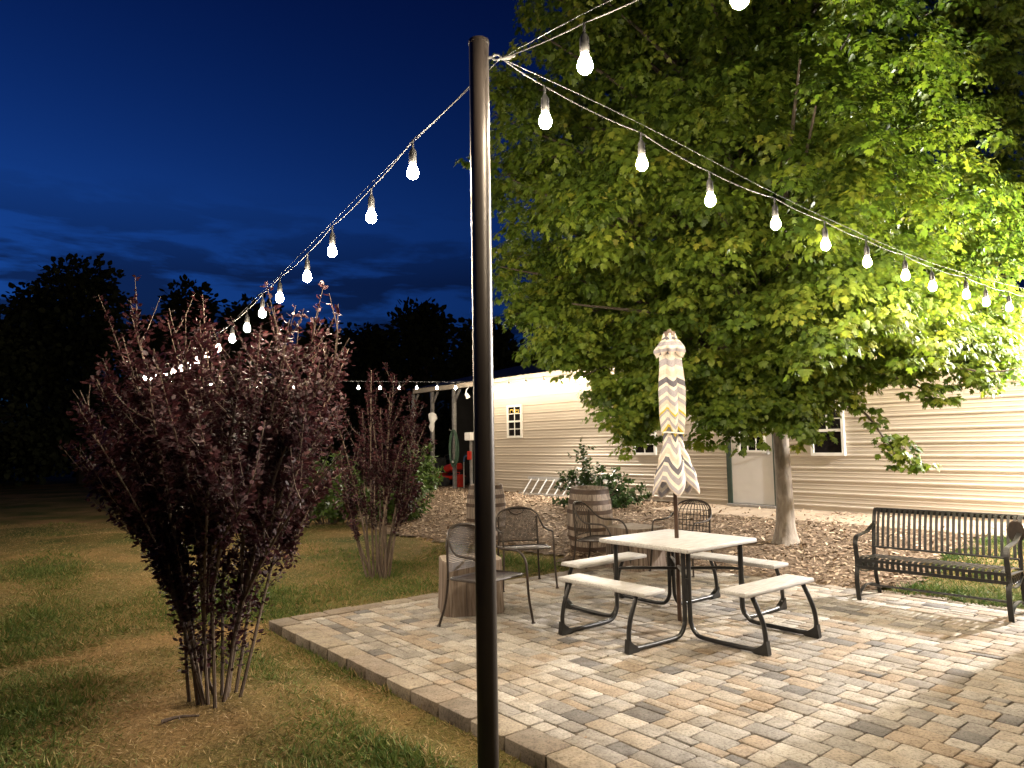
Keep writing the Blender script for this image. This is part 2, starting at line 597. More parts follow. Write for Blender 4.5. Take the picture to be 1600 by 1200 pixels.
# ------------------------------------------------------------------ ground
def ground_sheet():
    def axis(lo, hi, n0, far):
        core = np.linspace(lo, hi, n0)
        ext = np.array([1, 3, 8, 20, 50, 110, 180.])
        return np.concatenate([(lo - ext)[::-1], core, hi + ext])
    xs = axis(-14, 14, 141, 700)
    ys = axis(-4, 26, 151, 700)
    X, Y = np.meshgrid(xs, ys)
    Z = hgt(X, Y)
    V = np.stack([X, Y, Z], -1).reshape(-1, 3)
    nx, ny = len(xs), len(ys)
    I = np.arange(nx * ny).reshape(ny, nx)
    Fq = np.stack([I[:-1, :-1], I[:-1, 1:], I[1:, 1:], I[1:, :-1]], -1).reshape(-1, 4)
    return tag(np_mesh('lawn', V, np.full(len(Fq), 4), Fq.ravel(), M['lawn'], smooth=True), kind='structure')


ground_sheet()

# mulch bed: polygon in world xy, sheet a few mm above the lawn
MUL = [gnd(560, 806, .12), gnd(600, 828, .03), gnd(690, 846, .0), gnd(800, 858, .0), gnd(862, 866, .0), gnd(893, 884, 0),
       gnd(960, 881, 0.0), gnd(1010, 880, .0), gnd(1120, 895, .0), gnd(1257, 914, .0), gnd(1330, 922, .0), gnd(1400, 924, .0), gnd(1440, 908, .02),
       gnd(1478, 888, .03), gnd(1530, 868, .05), gnd(1600, 852, .06)]
MULP = [(p.x, p.y) for p in MUL]
q = wall_pt(17.5, 1.6); r_ = wall_pt(17.5, 0.0); l_ = wall_pt(-7.5, -3); k_ = wall_pt(-7.0, 1.0)
MULP += [(q.x, q.y), (r_.x, r_.y), (l_.x, l_.y), (k_.x, k_.y)]


def inpoly(x, y, poly):
    x = np.asarray(x); y = np.asarray(y)
    c = np.zeros(x.shape, bool)
    n = len(poly)
    for i in range(n):
        x1, y1 = poly[i]; x2, y2 = poly[(i + 1) % n]
        cond = (y1 > y) != (y2 > y)
        with np.errstate(divide='ignore', invalid='ignore'):
            xi = (x2 - x1) * (y - y1) / (y2 - y1 + 1e-12) + x1
        c ^= cond & (x < xi)
    return c


def mulch_sheet():
    st = 0.14
    xs = np.arange(-7, 14, st); ys = np.arange(4, 27, st)
    X, Y = np.meshgrid(xs, ys)
    Z = hgt(X, Y) + 0.022 + 0.014 * np.sin(X * 9 + np.sin(Y * 7)) * np.sin(Y * 8.3)
    nx = len(xs)
    I = np.arange(X.size).reshape(X.shape)
    cx = (X[:-1, :-1] + st / 2); cy = (Y[:-1, :-1] + st / 2)
    jx = 0.10 * np.sin(cy * 5.3) + 0.06 * np.sin(cy * 13.1 + cx * 3)
    jy = 0.10 * np.sin(cx * 4.7) + 0.06 * np.sin(cx * 12.3)
    ok = inpoly(cx + jx, cy + jy, MULP)
    Fq = np.stack([I[:-1, :-1], I[:-1, 1:], I[1:, 1:], I[1:, :-1]], -1)[ok]
    used = np.unique(Fq)
    mp_ = np.full(X.size, -1); mp_[used] = np.arange(len(used))
    V = np.stack([X, Y, Z], -1).reshape(-1, 3)[used]
    tag(np_mesh('mulch_bed', V, np.full(len(Fq), 4), mp_[Fq].ravel(), M['soil'], smooth=True), kind='structure')


mulch_sheet()


def oriented(P, D, Nn, size, shape, tint, fold=0.25, wid=1.0):
    """leaf cards: P origin, D tip direction, Nn normal, shape list of (x,y) left half outline from base to tip"""
    n = len(P)
    D = D / (np.linalg.norm(D, axis=1, keepdims=True) + 1e-9)
    S = np.cross(D, Nn); S /= (np.linalg.norm(S, axis=1, keepdims=True) + 1e-9)
    U = np.cross(S, D)
    k = len(shape)
    pts = [(0.0, shape[0][1])] if False else []
    # verts: base, left pts.., tip, right pts..
    base = (0, 0, 0); tip = shape[-1]
    loc = [(0, 0)] + [(-x, y) for x, y in shape[:-1]] + [tip] + [(x, y) for x, y in shape[:-1][::-1]]
    loc = np.array(loc)
    m = len(loc)
    size = np.asarray(size)[:, None, None]
    zz = -np.abs(loc[:, 0]) * fold - 0.18 * loc[:, 1] ** 2
    V = P[:, None, :] + size * (S[:, None, :] * loc[None, :, 0:1] * wid + D[:, None, :] * loc[None, :, 1:2] + U[:, None, :] * zz[None, :, None])
    V = V.reshape(-1, 3)
    h = k  # index of tip = k
    left = list(range(0, h + 1))
    right = [0] + list(range(h, m))
    f1 = np.array(left[::-1]); f2 = np.array(right[::-1])
    off = (np.arange(n) * m)[:, None]
    L = np.concatenate([f1[None] + off, f2[None] + off], 1).ravel()
    sizes = np.tile([len(f1), len(f2)], n)
    return V, sizes, L, np.repeat(tint, m)


def cards(name, P, D, Nn, size, shape, tint, mat, parent, fold=0.25, wid=1.0, org=(0, 0, 0)):
    V, s_, L, t = oriented(np.asarray(P, float) - np.asarray(org), D, Nn, size, shape, tint, fold, wid)
    return np_mesh(name, V, s_, L, mat, parent, {'tint': t})


MAPLE = [(0.30, 0.02), (0.52, 0.30), (0.27, 0.40), (0.40, 0.80), (0.16, 0.74), (0.0, 1.12)]
OVAL = [(0.24, 0.25), (0.30, 0.55), (0.16, 0.86), (0.0, 1.05)]
LANCE = [(0.17, 0.3), (0.15, 0.65), (0.0, 1.05)]


def rand_unit(n):
    v = rng.normal(size=(n, 3))
    return v / np.linalg.norm(v, axis=1, keepdims=True)


# wood chips
def chips():
    n = 85000
    u = rng.random(n)
    x = rng.uniform(-6.5, 11, n); y = rng.uniform(6.5, 24, n)
    ok = inpoly(x, y, MULP) & (np.abs(x / y) < 0.8)
    pd = (x - W0.x) * WN.x + (y - W0.y) * WN.y
    ok &= pd > 0.05
    x, y = x[ok], y[ok]
    # extra near the patio edge
    z = hgt(x, y) + 0.028 + rng.random(len(x)) * 0.028
    n = len(x)
    D = rand_unit(n); D[:, 2] *= 0.28
    Nn = rand_unit(n) * 0.45; Nn[:, 2] += 1
    size = rng.uniform(0.03, 0.095, n) * rng.uniform(0.7, 1.25, n)
    t = np.clip(rng.beta(2.0, 1.8, n), 0, 1)
    o = cards('wood_chips', np.stack([x, y, z], 1), D, Nn, size, [(0.16, 0.03), (0.19, 0.6), (0.0, 1.0)], t, M['chip'], None, 0.1)
    tag(o, 'loose tan wood chips covering the bed in front of the metal building', 'wood chips', kind='stuff')


chips()


# grass
def lawn_dry(x, y):
    """0 green .. 1 dry"""
    v = 0.5 + 0.28 * np.sin(x * 1.1 + 1.3 * np.sin(y * 0.6)) * np.sin(y * 1.25 + 0.8) + 0.2 * np.sin(x * 2.9 + y * 1.7)
    v = v + 0.75 * np.exp(-((x - SHRUB.x - .1) ** 2 / 0.5 + (y - SHRUB.y) ** 2 / 0.5))
    v = v + 0.9 * np.exp(-(((x - MOUND.x) / 1.1) ** 2 + ((y - MOUND.y) / 0.5) ** 2))
    a = (x - P0.x) * E1.x + (y - P0.y) * E1.y
    b = (x - P0.x) * E2.x + (y - P0.y) * E2.y
    v = v + 0.55 * np.exp(-((b + 0.2) / 0.22) ** 2) * (a > -0.4)
    v = v + 0.35 * np.exp(-((a + 0.15) / 0.15) ** 2)
    pd = (x - W0.x) * WN.x + (y - W0.y) * WN.y
    v = v + 0.28 * sstep(7.5, 12, np.hypot(x, y)) * (x < 0.5)
    v = np.where((x > 3) & (y > 6), v - 0.5, v)
    return v


def grass():
    parts = []
    def zone(n, x0, x1, y0, y1, hmin, hmax):
        x = rng.uniform(x0, x1, n); y = rng.uniform(y0, y1, n)
        ok = (np.abs(x / np.maximum(y, 0.1)) < 0.78)
        a = (x - P0.x) * E1.x + (y - P0.y) * E1.y
        b = (x - P0.x) * E2.x + (y - P0.y) * E2.y
        ok &= ~((a > 0.03 * rng.random(n)) & (b > 0.05 * rng.random(n)) & (b < pat_back(a) + 0.0))
        ok &= ~inpoly(x, y, MULP)
        dry = lawn_dry(x, y)
        ok &= rng.random(n) > 0.55 * sstep(0.75, 1.2, dry)
        x, y, dry = x[ok], y[ok], dry[ok]
        hh = rng.uniform(hmin, hmax, len(x)) * (1.15 - 0.5 * np.clip(dry, 0, 1))
        parts.append((x, y, dry, hh))
    zone(95000, -4.2, 1.2, 2.2, 6.2, 0.025, 0.075)
    zone(90000, -7.5, 1.0, 6.0, 10.5, 0.03, 0.075)
    zone(50000, -12, 1.0, 10, 17, 0.04, 0.09)
    zone(30000, 3.5, 8.0, 6.2, 10.5, 0.03, 0.075)
    x = np.concatenate([p[0] for p in parts]); y = np.concatenate([p[1] for p in parts])
    dry = np.concatenate([p[2] for p in parts]); hh = np.concatenate([p[3] for p in parts])
    n = len(x)
    D = rand_unit(n); D[:, 2] = np.abs(D[:, 2]) * 0.7 + 0.25
    D[:, 2] *= np.where(dry > 0.7, 0.45, 1.0)
    Nn = rand_unit(n)
    t = np.clip(dry * 0.75 + rng.normal(0, 0.17, n), 0, 1)
    hh = hh * (0.9 + 0.6 * np.clip(np.sin(x * 5.1 + 2 * np.sin(y * 4.3)) * np.sin(y * 6.7 + x), 0, 1) * (dry < 0.75))
    P = np.stack([x, y, hgt(x, y) - 0.004], 1)
    o = cards('lawn_grass', P, D, Nn, hh, [(0.045, 0.0), (0.035, 0.6), (0.0, 1.1)], t, M['blade'], None, 0.3, wid=1.6)
    tag(o, 'short patchy half dry grass growing on the lawn around the patio', 'grass', kind='stuff')


grass()


# ------------------------------------------------------------------ patio
def stones(name, rects, mat, thick, kind='structure', pal=None, smooth=False):
    """rects: (cx, cy world, half len, half wid, ang, ztop, tint)"""
    V, S, L, T = [], [], [], []
    vi = 0
    for (cx, cy, hl, hw, ux, uy, zt, t) in rects:
        b = min(0.0045, hl * 0.3, hw * 0.3)
        jit = rng.normal(0, 0.0025, (4, 2))
        cor = np.array([(-hl, -hw), (hl, -hw), (hl, hw), (-hl, hw)]) + jit
        cut = 0.16 * min(hl, hw)
        # chamfered octagon outline
        ring = []
        for i in range(4):
            p = cor[i]; pv = cor[i - 1]; nx = cor[(i + 1) % 4]
            d1 = (pv - p) / np.linalg.norm(pv - p); d2 = (nx - p) / np.linalg.norm(nx - p)
            c = cut * rng.uniform(0.5, 1.3)
            ring += [p + d1 * c, p + d2 * c]
        ring = np.array(ring)
        inner = ring * (1 - b / np.array([hl, hw]))
        mid = ring * (1 - 0.3 * b / np.array([hl, hw]))
        tl = rng.normal(0, 0.0035, 2)
        def w(r, z):
            return np.stack([cx + r[:, 0] * ux - r[:, 1] * uy, cy + r[:, 0] * uy + r[:, 1] * ux, np.full(len(r), z) + r[:, 0] * tl[0] * 3 + r[:, 1] * tl[1] * 3], 1)
        vv = np.concatenate([w(inner, zt), w(mid, zt - b * 0.35), w(ring, zt - b), w(ring, zt - thick)])
        V.append(vv)
        n8 = 8
        S.append(n8); L += [vi + k for k in range(n8)]
        for lay in range(3):
            for k in range(n8):
                k2 = (k + 1) % n8
                L += [vi + lay * n8 + k2, vi + lay * n8 + k, vi + (lay + 1) * n8 + k, vi + (lay + 1) * n8 + k2]
                S.append(4)
        T.append(np.full(len(vv), t))
        vi += len(vv)
    o = np_mesh(name, np.concatenate(V), S, L, mat, None, {'tint': np.concatenate(T)})
    tag(o, kind=kind)
    return o


BORD = 0.21
AMAX = 10.2


def build_patio():
    gap = 0.0035
    rects = []
    b = BORD
    while b < pat_back(AMAX):
        rh = random.choice([0.155, 0.155, 0.12, 0.155])
        a = BORD + random.uniform(-0.25, 0)
        while a < AMAX:
            ln = random.choice([0.115, 0.155, 0.155, 0.19, 0.23, 0.23])
            a0 = max(a, BORD); a1 = a + ln
            if a1 - a0 > 0.05:
                cells = [(a0, a1, b, b + rh)]
                rr = random.random()
                if rr < 0.12 and rh > 0.15:
                    cells = [(a0, a1, b, b + rh / 2), (a0, a1, b + rh / 2, b + rh)]
                for (q0, q1, r0, r1) in cells:
                    cx, cy = (q0 + q1) / 2, (r0 + r1) / 2
                    if cy > pat_back(cx) - 0.02:
                        continue
                    p = pat(cx, cy)
                    if p.y < 0.5 or p.x / max(p.y, 0.1) > 1.3:
                        if p.y < 2.0:
                            continue
                    rects.append((p.x, p.y, (q1 - q0) / 2 - gap, (r1 - r0) / 2 - gap, E1.x, E1.y, random.gauss(0, 0.0018), random.random()))
            a = a1
        b += rh
    stones('patio', rects, M['paver'], 0.05)
    # border course
    rects = []
    a = 0.0
    while a < AMAX:
        ln = random.choice([0.30, 0.34, 0.32])
        p = pat(a + ln / 2, BORD / 2)
        rects.append((p.x, p.y, ln / 2 - 0.006, BORD / 2 - 0.006, E1.x, E1.y, 0.004 + random.gauss(0, 0.003), random.random()))
        a += ln
    b = BORD
    while b < pat_back(0):
        ln = random.choice([0.30, 0.34, 0.32])
        p = pat(BORD / 2, b + ln / 2)
        rects.append((p.x, p.y, ln / 2 - 0.006, BORD / 2 - 0.006, E2.x, E2.y, 0.002 + random.gauss(0, 0.003), random.random()))
        b += ln
    a = 0.3
    while a < AMAX:
        ln = 0.32
        p = pat(a + ln / 2, pat_back(a + ln / 2) + 0.10)
        d = (E1 + E2 * 0.10).normalized()
        rects.append((p.x, p.y, ln / 2 - 0.006, 0.1, d.x, d.y, -0.002 + random.gauss(0, 0.003), random.random()))
        a += ln
    stones('patio_kerb', rects, M['edging'], 0.12)
    mb = MB()
    pts = [pat(0.02, 0.02), pat(AMAX, 0.02), pat(AMAX, pat_back(AMAX)), pat(0.02, pat_back(0))]
    mb.add([(p.x, p.y, -0.007) for p in pts] + [(p.x, p.y, -0.06) for p in pts],
           [(0, 1, 2, 3), (4, 7, 6, 5), (0, 4, 5, 1), (1, 5, 6, 2), (2, 6, 7, 3), (3, 7, 4, 0)])
    tag(mb.build('patio_sand', M['joint']), kind='structure')


build_patio()

# concrete walk along the building
s0, s1 = wall_s(1085), 17.5
mb = MB()
nseg = 24
out_w = 1.55
for i in range(nseg):
    pass
vs = []
for i in range(nseg + 1):
    s = s0 + (s1 - s0) * i / nseg
    wob = 0.03 * math.sin(i * 1.7)
    vs += [wall_pt(s, -0.02, 0.305), wall_pt(s, out_w + wob - 0.02, 0.292), wall_pt(s, out_w + wob, 0.28), wall_pt(s, out_w + wob, 0.05)]
fs = []
for i in range(nseg):
    for k in range(3):
        fs.append((i * 4 + k, i * 4 + k + 1, i * 4 + 5 + k, i * 4 + 4 + k))
fs.append((0, 3, 2, 1))
mb.add(vs, fs)
tag(mb.build('path', M['concrete']), kind='structure')

# ------------------------------------------------------------------ metal building
EAVE = 3.46
BASE = 0.30
SL = wall_s(753)
SR = 17.5
B_ORG = wall_pt(SL, 0, 0)


def wloc(s, out, z):
    return wall_pt(s, out, z) - B_ORG


bld = thing('metal_building', 'long tan metal sided building with door, windows and an open bay at its left end', 'building', B_ORG)


def siding():
    prof = []      # (z, out)
    z = BASE
    k = 0
    pitch = 0.2286
    prof.append((BASE, 0.0))
    zr = BASE + 0.10
    while zr + 0.04 < EAVE:
        prof += [(zr - 0.022, 0.0), (zr - 0.010, 0.013), (zr + 0.010, 0.013), (zr + 0.022, 0.0)]
        for q in (pitch / 3, 2 * pitch / 3):
            if zr + q + 0.02 < EAVE:
                prof += [(zr + q - 0.014, 0.0), (zr + q - 0.006, 0.004), (zr + q + 0.006, 0.004), (zr + q + 0.014, 0.0)]
        zr += pitch
    prof.append((EAVE, 0.0))
    ss = np.linspace(SL, SR, 26)
    vs, fs = [], []
    for s in ss:
        for (z, o) in prof:
            vs.append(wloc(s, o, z))
    n = len(prof)
    for i in range(len(ss) - 1):
        for k in range(n - 1):
            fs.append((i * n + k, (i + 1) * n + k, (i + 1) * n + k + 1, i * n + k + 1))
    mb = MB().add(vs, fs)
    # left end wall and back walls
    for (a, b2) in ((wloc(SL, 0, 0), wloc(SL, -9, 0)), (wloc(SL, -9, 0), wloc(SR, -9, 0)), (wloc(SR, -9, 0), wloc(SR, 0, 0))):
        z0, z1 = Vector((0, 0, BASE)), Vector((0, 0, EAVE))
        mb.add([a + z0, b2 + z0, b2 + z1, a + z1], [(0, 1, 2, 3)])
    mb.build('wall', M['siding'], bld)
    # corner trim
    c = MB()
    c.box(wloc(SL + 0.03, 0.012, (BASE + EAVE) / 2), (0.11, 0.05, EAVE - BASE), Matrix.Rotation(math.atan2(WD.y, WD.x), 3, 'Z'))
    c.build('corner_trim', M['white_trim'], bld)
    # eave trim
    e = MB()
    s = SL - 3.75
    R = Matrix.Rotation(math.atan2(WD.y, WD.x), 3, 'Z')
    e.box(wloc((s + SR) / 2, 0.05, EAVE - 0.015), (SR - s, 0.12, 0.14), R)
    e.build('eave_trim', M['siding'], bld)


siding()
RW = Matrix.Rotation(math.atan2(WD.y, WD.x), 3, 'Z')

# roof: corrugated sheets to a ridge, both slopes, over wall and open bay
SLR = SL - 3.9


def roof():
    vs, fs = [], []
    n = int((SR - SLR) / 0.115)
    rows = [(0.16, EAVE + 0.05), (-4.6, EAVE + 1.12), (-9.2, EAVE + 0.05)]
    for i in range(n + 1):
        s = SLR + (SR - SLR) * i / n
        dz = 0.018 if i % 2 else 0.0
        for (o, z) in rows:
            vs.append(wloc(s, o, z + dz))
    for i in range(n):
        for k in range(2):
            fs.append((i * 3 + k, i * 3 + 3 + k, i * 3 + 4 + k, i * 3 + 1 + k))
    m = MB().add(vs, fs)
    m.build('roof', M['roof'], bld)
    # gable infill above the left end of the closed part
    g = MB()
    g.add([wloc(SL, 0, EAVE), wloc(SL, -4.6, EAVE + 1.06), wloc(SL, -9, EAVE)], [(0, 1, 2)])
    g.build('gable', M['siding'], bld)
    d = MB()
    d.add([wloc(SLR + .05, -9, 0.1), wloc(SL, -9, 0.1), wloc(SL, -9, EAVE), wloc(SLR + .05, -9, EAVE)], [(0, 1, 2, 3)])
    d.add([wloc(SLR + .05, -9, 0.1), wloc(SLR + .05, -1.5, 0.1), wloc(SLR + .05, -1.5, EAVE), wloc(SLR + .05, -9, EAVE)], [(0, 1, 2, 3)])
    d.build('bay_shade', M['dark'], bld)  # near-black sheets stand in for the shade inside the open bay


roof()

# posts of the open bay
for px in (709, 675, 645):
    s = wall_s(px)
    m = MB()
    m.box(wloc(s, 0.0, (0.2 + EAVE - 0.1) / 2), (0.10, 0.10, EAVE - 0.3), RW, 0.006)
    m.box(wloc(s + 0.16, 0.0, EAVE - 0.32), (0.05, 0.06, 0.52), RW @ Matrix.Rotation(math.radians(38), 3, 'Y'))
    m.build('post', M['steel'], bld)


def window(sa, sb, z0, z1, open_low=False, yellow=False):
    w = sb - sa; h = z1 - z0; sc = (sa + sb) / 2; zc = (z0 + z1) / 2
    fr = MB()
    t = 0.055
    fr.box(wloc(sa + t / 2, 0.025, zc), (t, 0.06, h), RW, 0.004)
    fr.box(wloc(sb - t / 2, 0.025, zc), (t, 0.06, h), RW, 0.004)
    fr.box(wloc(sc, 0.025, z1 - t / 2), (w - 2 * t, 0.058, t), RW)
    fr.box(wloc(sc, 0.025, z0 + t / 2), (w - 2 * t, 0.058, t), RW)
    f = fr.build('window', M['white_trim'], bld)
    sash = MB()
    sash.box(wloc(sc, 0.030, zc), (w - 2 * t, 0.036, 0.05), RW)
    iw = w - 2 * t
    hs = [(zc + 0.025, z1 - t)] + ([] if open_low else [(z0 + t, zc - 0.025)])
    for (a, b2) in hs:
        sash.box(wloc(sc, 0.026, (a + b2) / 2), (0.022, 0.02, b2 - a), RW)
        sash.box(wloc(sc - iw / 4, 0.026, (a + b2) / 2), (iw / 2 - 0.022, 0.02, 0.02), RW)
        sash.box(wloc(sc + iw / 4, 0.026, (a + b2) / 2), (iw / 2 - 0.022, 0.02, 0.02), RW)
    sash.build('sash', M['white_trim'], f)
    g = MB().box(wloc(sc, 0.008, zc), (w - 2 * t + .01, 0.03, h - 2 * t + .01), RW)
    g.build('pane', M['glass'], f)
    if yellow:
        for (ds, dz, ww, hh2) in ((-.12, .33, .12, .02), (-.20, .29, .02, .07), (-.06, .29, .02, .07), (.10, .31, .10, .018), (.17, .27, .018, .12), (.08, .24, .12, .016), (.05, .29, .016, .11)):
            y = MB(); y.box(wloc(sc + ds, 0.026, zc + dz), (ww, 0.006, hh2), RW)
            y.build('yellow_bar', M['yellow'], f)  # thin yellow bars on the upper panes
    return f


def wall_z(px, py):
    return on_plane(px, py, W0, WD).z


window(wall_s(793), wall_s(816), wall_z(804, 684), wall_z(804, 633), yellow=True)
window(wall_s(989), wall_s(1024), wall_z(1006, 711), wall_z(1006, 711) + 0.92)
window(wall_s(1265), wall_s(1318), wall_z(1292, 712), wall_z(1292, 712) + 0.92, open_low=True)

# door
da, db = wall_s(1141), wall_s(1206)
dz0, dz1 = 0.36, 2.40
dm = MB()
dm.box(wloc((da + db) / 2, 0.02, (dz0 + dz1) / 2), (db - da, 0.05, dz1 - dz0), RW, 0.004)
door = dm.build('door', M['door'], bld)
jm = MB()
jm.box(wloc(da - 0.055, 0.03, (dz0 + dz1) / 2 + 0.02), (0.10, 0.075, dz1 - dz0 + 0.08), RW)
jm.box(wloc(db + 0.035, 0.03, (dz0 + dz1) / 2 + 0.02), (0.06, 0.075, dz1 - dz0 + 0.08), RW)
jm.box(wloc((da + db) / 2, 0.03, dz1 + 0.03), (db - da, 0.074, 0.06), RW)
jm.build('door_jamb', M['jamb'], door)
lit = MB()
lc = (da + db) / 2 + 0.02; lw = 0.56; lz0, lz1 = 1.42, 2.24
lit.box(wloc(lc - lw / 2, 0.05, (lz0 + lz1) / 2), (0.04, 0.03, lz1 - lz0 + 0.08), RW)
lit.box(wloc(lc + lw / 2, 0.05, (lz0 + lz1) / 2), (0.04, 0.03, lz1 - lz0 + 0.08), RW)
lit.box(wloc(lc, 0.05, lz0 - 0.02), (lw - 0.04, 0.029, 0.04), RW)
lit.box(wloc(lc, 0.05, lz1 + 0.02), (lw - 0.04, 0.029, 0.04), RW)
for q in (-1 / 6, 1 / 6):
    lit.box(wloc(lc + q * lw, 0.056, (lz0 + lz1) / 2), (0.02, 0.016, lz1 - lz0), RW)
for q in (1 / 3, 2 / 3):
    for r in (-1, 0, 1):
        lit.box(wloc(lc + r * lw / 3, 0.056, lz0 + (lz1 - lz0) * q), (lw / 3 - 0.02, 0.014, 0.02), RW)
lit.build('window_frame', M['white_trim'], door)
MB().box(wloc(lc, 0.042, (lz0 + lz1) / 2), (lw - 0.02, 0.012, lz1 - lz0), RW).build('pane', M['glass'], door)
hd = MB()
hp = wloc(db - 0.09, 0.045, 1.36)
hd.tube([hp, hp + WN * 0.05], 0.028, 10)
hd.tube([hp + WN * 0.05, hp + WN * 0.055 - WD * 0.11], 0.012, 8)
hd.build('handle', M['alu'], door)
hd = MB(); hd.tube([hp + Vector((0, 0, .12)), hp + WN * 0.03 + Vector((0, 0, .12))], 0.026, 10)
hd.build('deadbolt', M['alu'], door)
MB().box(wloc((da + db) / 2, 0.08, 0.33), (db - da + 0.14, 0.16, 0.045), RW, 0.005).build('threshold', M['steel'], door)


def flood_lamp(s, z, label, watts, col, name='flood_lamp', radius=0.06, out=0.5, cone=165, aim=None):
    p = wall_pt(s, 0.12, z)
    t = thing(name, label, 'lamp', p)
    b = MB()
    b.tube([(0, 0, 0), WN * 0.16 + Vector((0, 0, -0.03))], 0.022, 8)
    b.lathe([(0.055, -0.01), (0.055, 0.012)], 14)
    b.build('bracket', M['white_plastic'], t)
    h = MB()
    R = Matrix.Rotation(math.atan2(WN.y, WN.x), 3, 'Z') @ Matrix.Rotation(math.radians(28), 3, 'Y')
    h.box(WN * 0.22 + Vector((0, 0, -0.04)), (0.07, 0.24, 0.17), R, 0.01)
    h.build('housing', M['white_plastic'], t)
    l = MB()
    l.box(WN * 0.22 + Vector((0, 0, -0.04)) + R @ Vector((0.038, 0, 0)), (0.012, 0.20, 0.13), R, 0.003)
    l.build('lens', M['lens'], t)
    ld = bpy.data.lights.new(name, 'SPOT')
    ld.energy = watts; ld.color = col; ld.shadow_soft_size = radius
    ld.spot_size = math.radians(cone); ld.spot_blend = 0.35
    lo = bpy.data.objects.new(name + '_light', ld)
    COL.objects.link(lo)
    lo.parent = t
    lo.location = WN * out + Vector((0, 0, -0.13))
    aim = Vector(aim) if aim else (WN + Vector((0, 0, -0.6)))
    lo.rotation_euler = aim.to_track_quat('-Z', 'Y').to_euler()
    return t


FL_R = flood_lamp(14.2, 3.55, 'lit white flood lamp on the building wall right of the bench, beyond the picture', 2700, (1.0, 0.95, 0.90), cone=168, aim=(Vector((2.5, 6.5, 1.0)) - wall_pt(14.2, 0.6, 3.5)))
FL_L = flood_lamp(wall_s(925), 3.22, 'lit white flood lamp under the eave behind the left edge of the maple crown', 520, (1.0, 0.92, 0.80), out=0.45, cone=172)

# unlit security light at the bay
p = wall_pt(wall_s(738), 0.25, wall_z(738, 612) - 0.05)
t = thing('security_light', 'white plastic floodlight mounted under the eave beside the open bay', 'lamp', p)
m = MB(); m.lathe([(0.03, 0.0), (0.055, 0.02), (0.07, 0.16)], 14)
Rr = Matrix.Rotation(math.radians(200), 3, 'X') @ Matrix.Rotation(math.radians(25), 3, 'Y')
m.v = [tuple(Rr @ Vector(v)) for v in m.v]
m.build('lamp_head', M['white_plastic'], t)
MB().tube([(0, 0, 0), (0.02, 0.04, 0.1), (0.08, 0.14, 0.2)], 0.018, 8).build('arm', M['white_plastic'], t)

# ------------------------------------------------------------------ things in the open bay
def bay_item(px, py, extra=0.0):
    return on_plane(px, py, W0 + WN * extra, WD)


# coil of hose on the right post
s = wall_s(709)
hp = wall_pt(s, 0.10, wall_z(712, 672))
t = thing('garden_hose', 'coiled green garden hose hanging on the bay post right of the mower', 'hose', hp)
m = MB()
for k in range(7):
    w_ = 0.17 + 0.035 * k * (0.6 + 0.4 * math.sin(k * 2.1)); h_ = 1.05 + 0.09 * math.sin(k * 1.7)
    pts = []
    for i in range(25):
        q = 2 * PI * i / 24
        rr = math.sin(q) * w_ * (0.65 + 0.35 * (0.5 - 0.5 * math.cos(q)))
        pts.append(WD * (rr + 0.10 + 0.012 * k) + WN * (0.02 + 0.012 * (k % 4)) + Vector((0, 0, -h_ / 2 + math.cos(q) * h_ / 2)))
    m.tube(pts, 0.017, 7, cap=False)
m.build('coil', M['hose'], t)
m = MB()
q0 = WD * 0.16 + WN * 0.08 + Vector((0, 0, -0.98))
m.lathe([(0.028, -0.03), (0.032, 0), (0.028, 0.03)], 10, q0)
m.build('coupling', M['alu'], t)
MB().tube([WN * -0.06, WN * 0.08, WN * 0.09 + Vector((0, 0, .04))], 0.012, 6).build('hook', M['steel'], t)

# shovel / stake leaning
p = bay_item(725, 757, -0.3)
t = thing('garden_fork', 'thin pale handled garden tool with a blue grip leaning beside the hose', 'garden tool', (p.x, p.y, 0.24))
MB().tube([(0, 0, 0), (0.0, 0.03, 0.85)], 0.017, 8).build('shaft', M['alu'], t)
MB().tube([(0.0, 0.03, 0.85), (0.02, 0.03, 1.0), (0.1, 0.0, 1.05)], 0.022, 8).build('grip', M['bluegrip'], t)

# red ride-on mower, dark in the bay
p = bay_item(692, 755, -1.0)
t = thing('lawn_mower', 'red ride-on mower parked in the shade of the open bay', 'mower', (p.x, p.y, 0.24), math.atan2(WD.y, WD.x))
m = MB(); m.box((-0.5, 0, 0.34), (0.75, 0.62, 0.22), None, 0.05); m.box((0.35, 0, 0.30), (0.9, 0.85, 0.12), None, 0.04)
m.box((0.62, 0.0, 0.62), (0.5, 0.5, 0.24), Matrix.Rotation(math.radians(-12), 3, 'Y'), 0.06)
m.build('body', M['red'], t)
m = MB(); m.box((0.1, 0, 0.58), (0.45, 0.46, 0.10), None, 0.04); m.box((-0.12, 0, 0.78), (0.10, 0.44, 0.36), Matrix.Rotation(math.radians(-14), 3, 'Y'), 0.04)
m.build('seat', M['rubber'], t)
MB().tube([(0.5, 0, 0.62), (0.38, 0, 0.98)], 0.02, 8).tube([(0.38 + .0, 0.17 * math.cos(a_), 0.98 + 0.17 * math.sin(a_) * .5) for a_ in np.linspace(0, 2 * PI, 17)], 0.015, 6).build('steering_wheel', M['rubber'], t)
for (wx, wy, wr) in ((-0.55, 0.36, 0.24), (-0.55, -0.36, 0.24), (0.72, 0.38, 0.17), (0.72, -0.38, 0.17)):
    m = MB()
    m.lathe([(wr * .55, -0.07), (wr * .95, -0.07), (wr, -0.04), (wr, 0.04), (wr * .95, 0.07), (wr * .55, 0.07)], 20)
    m.v = [(v[0], v[2], v[1]) for v in m.v]
    m.v = [(v[0] + wx, v[1] + wy, v[2] + wr) for v in m.v]
    m.build('wheel', M['rubber'], t)

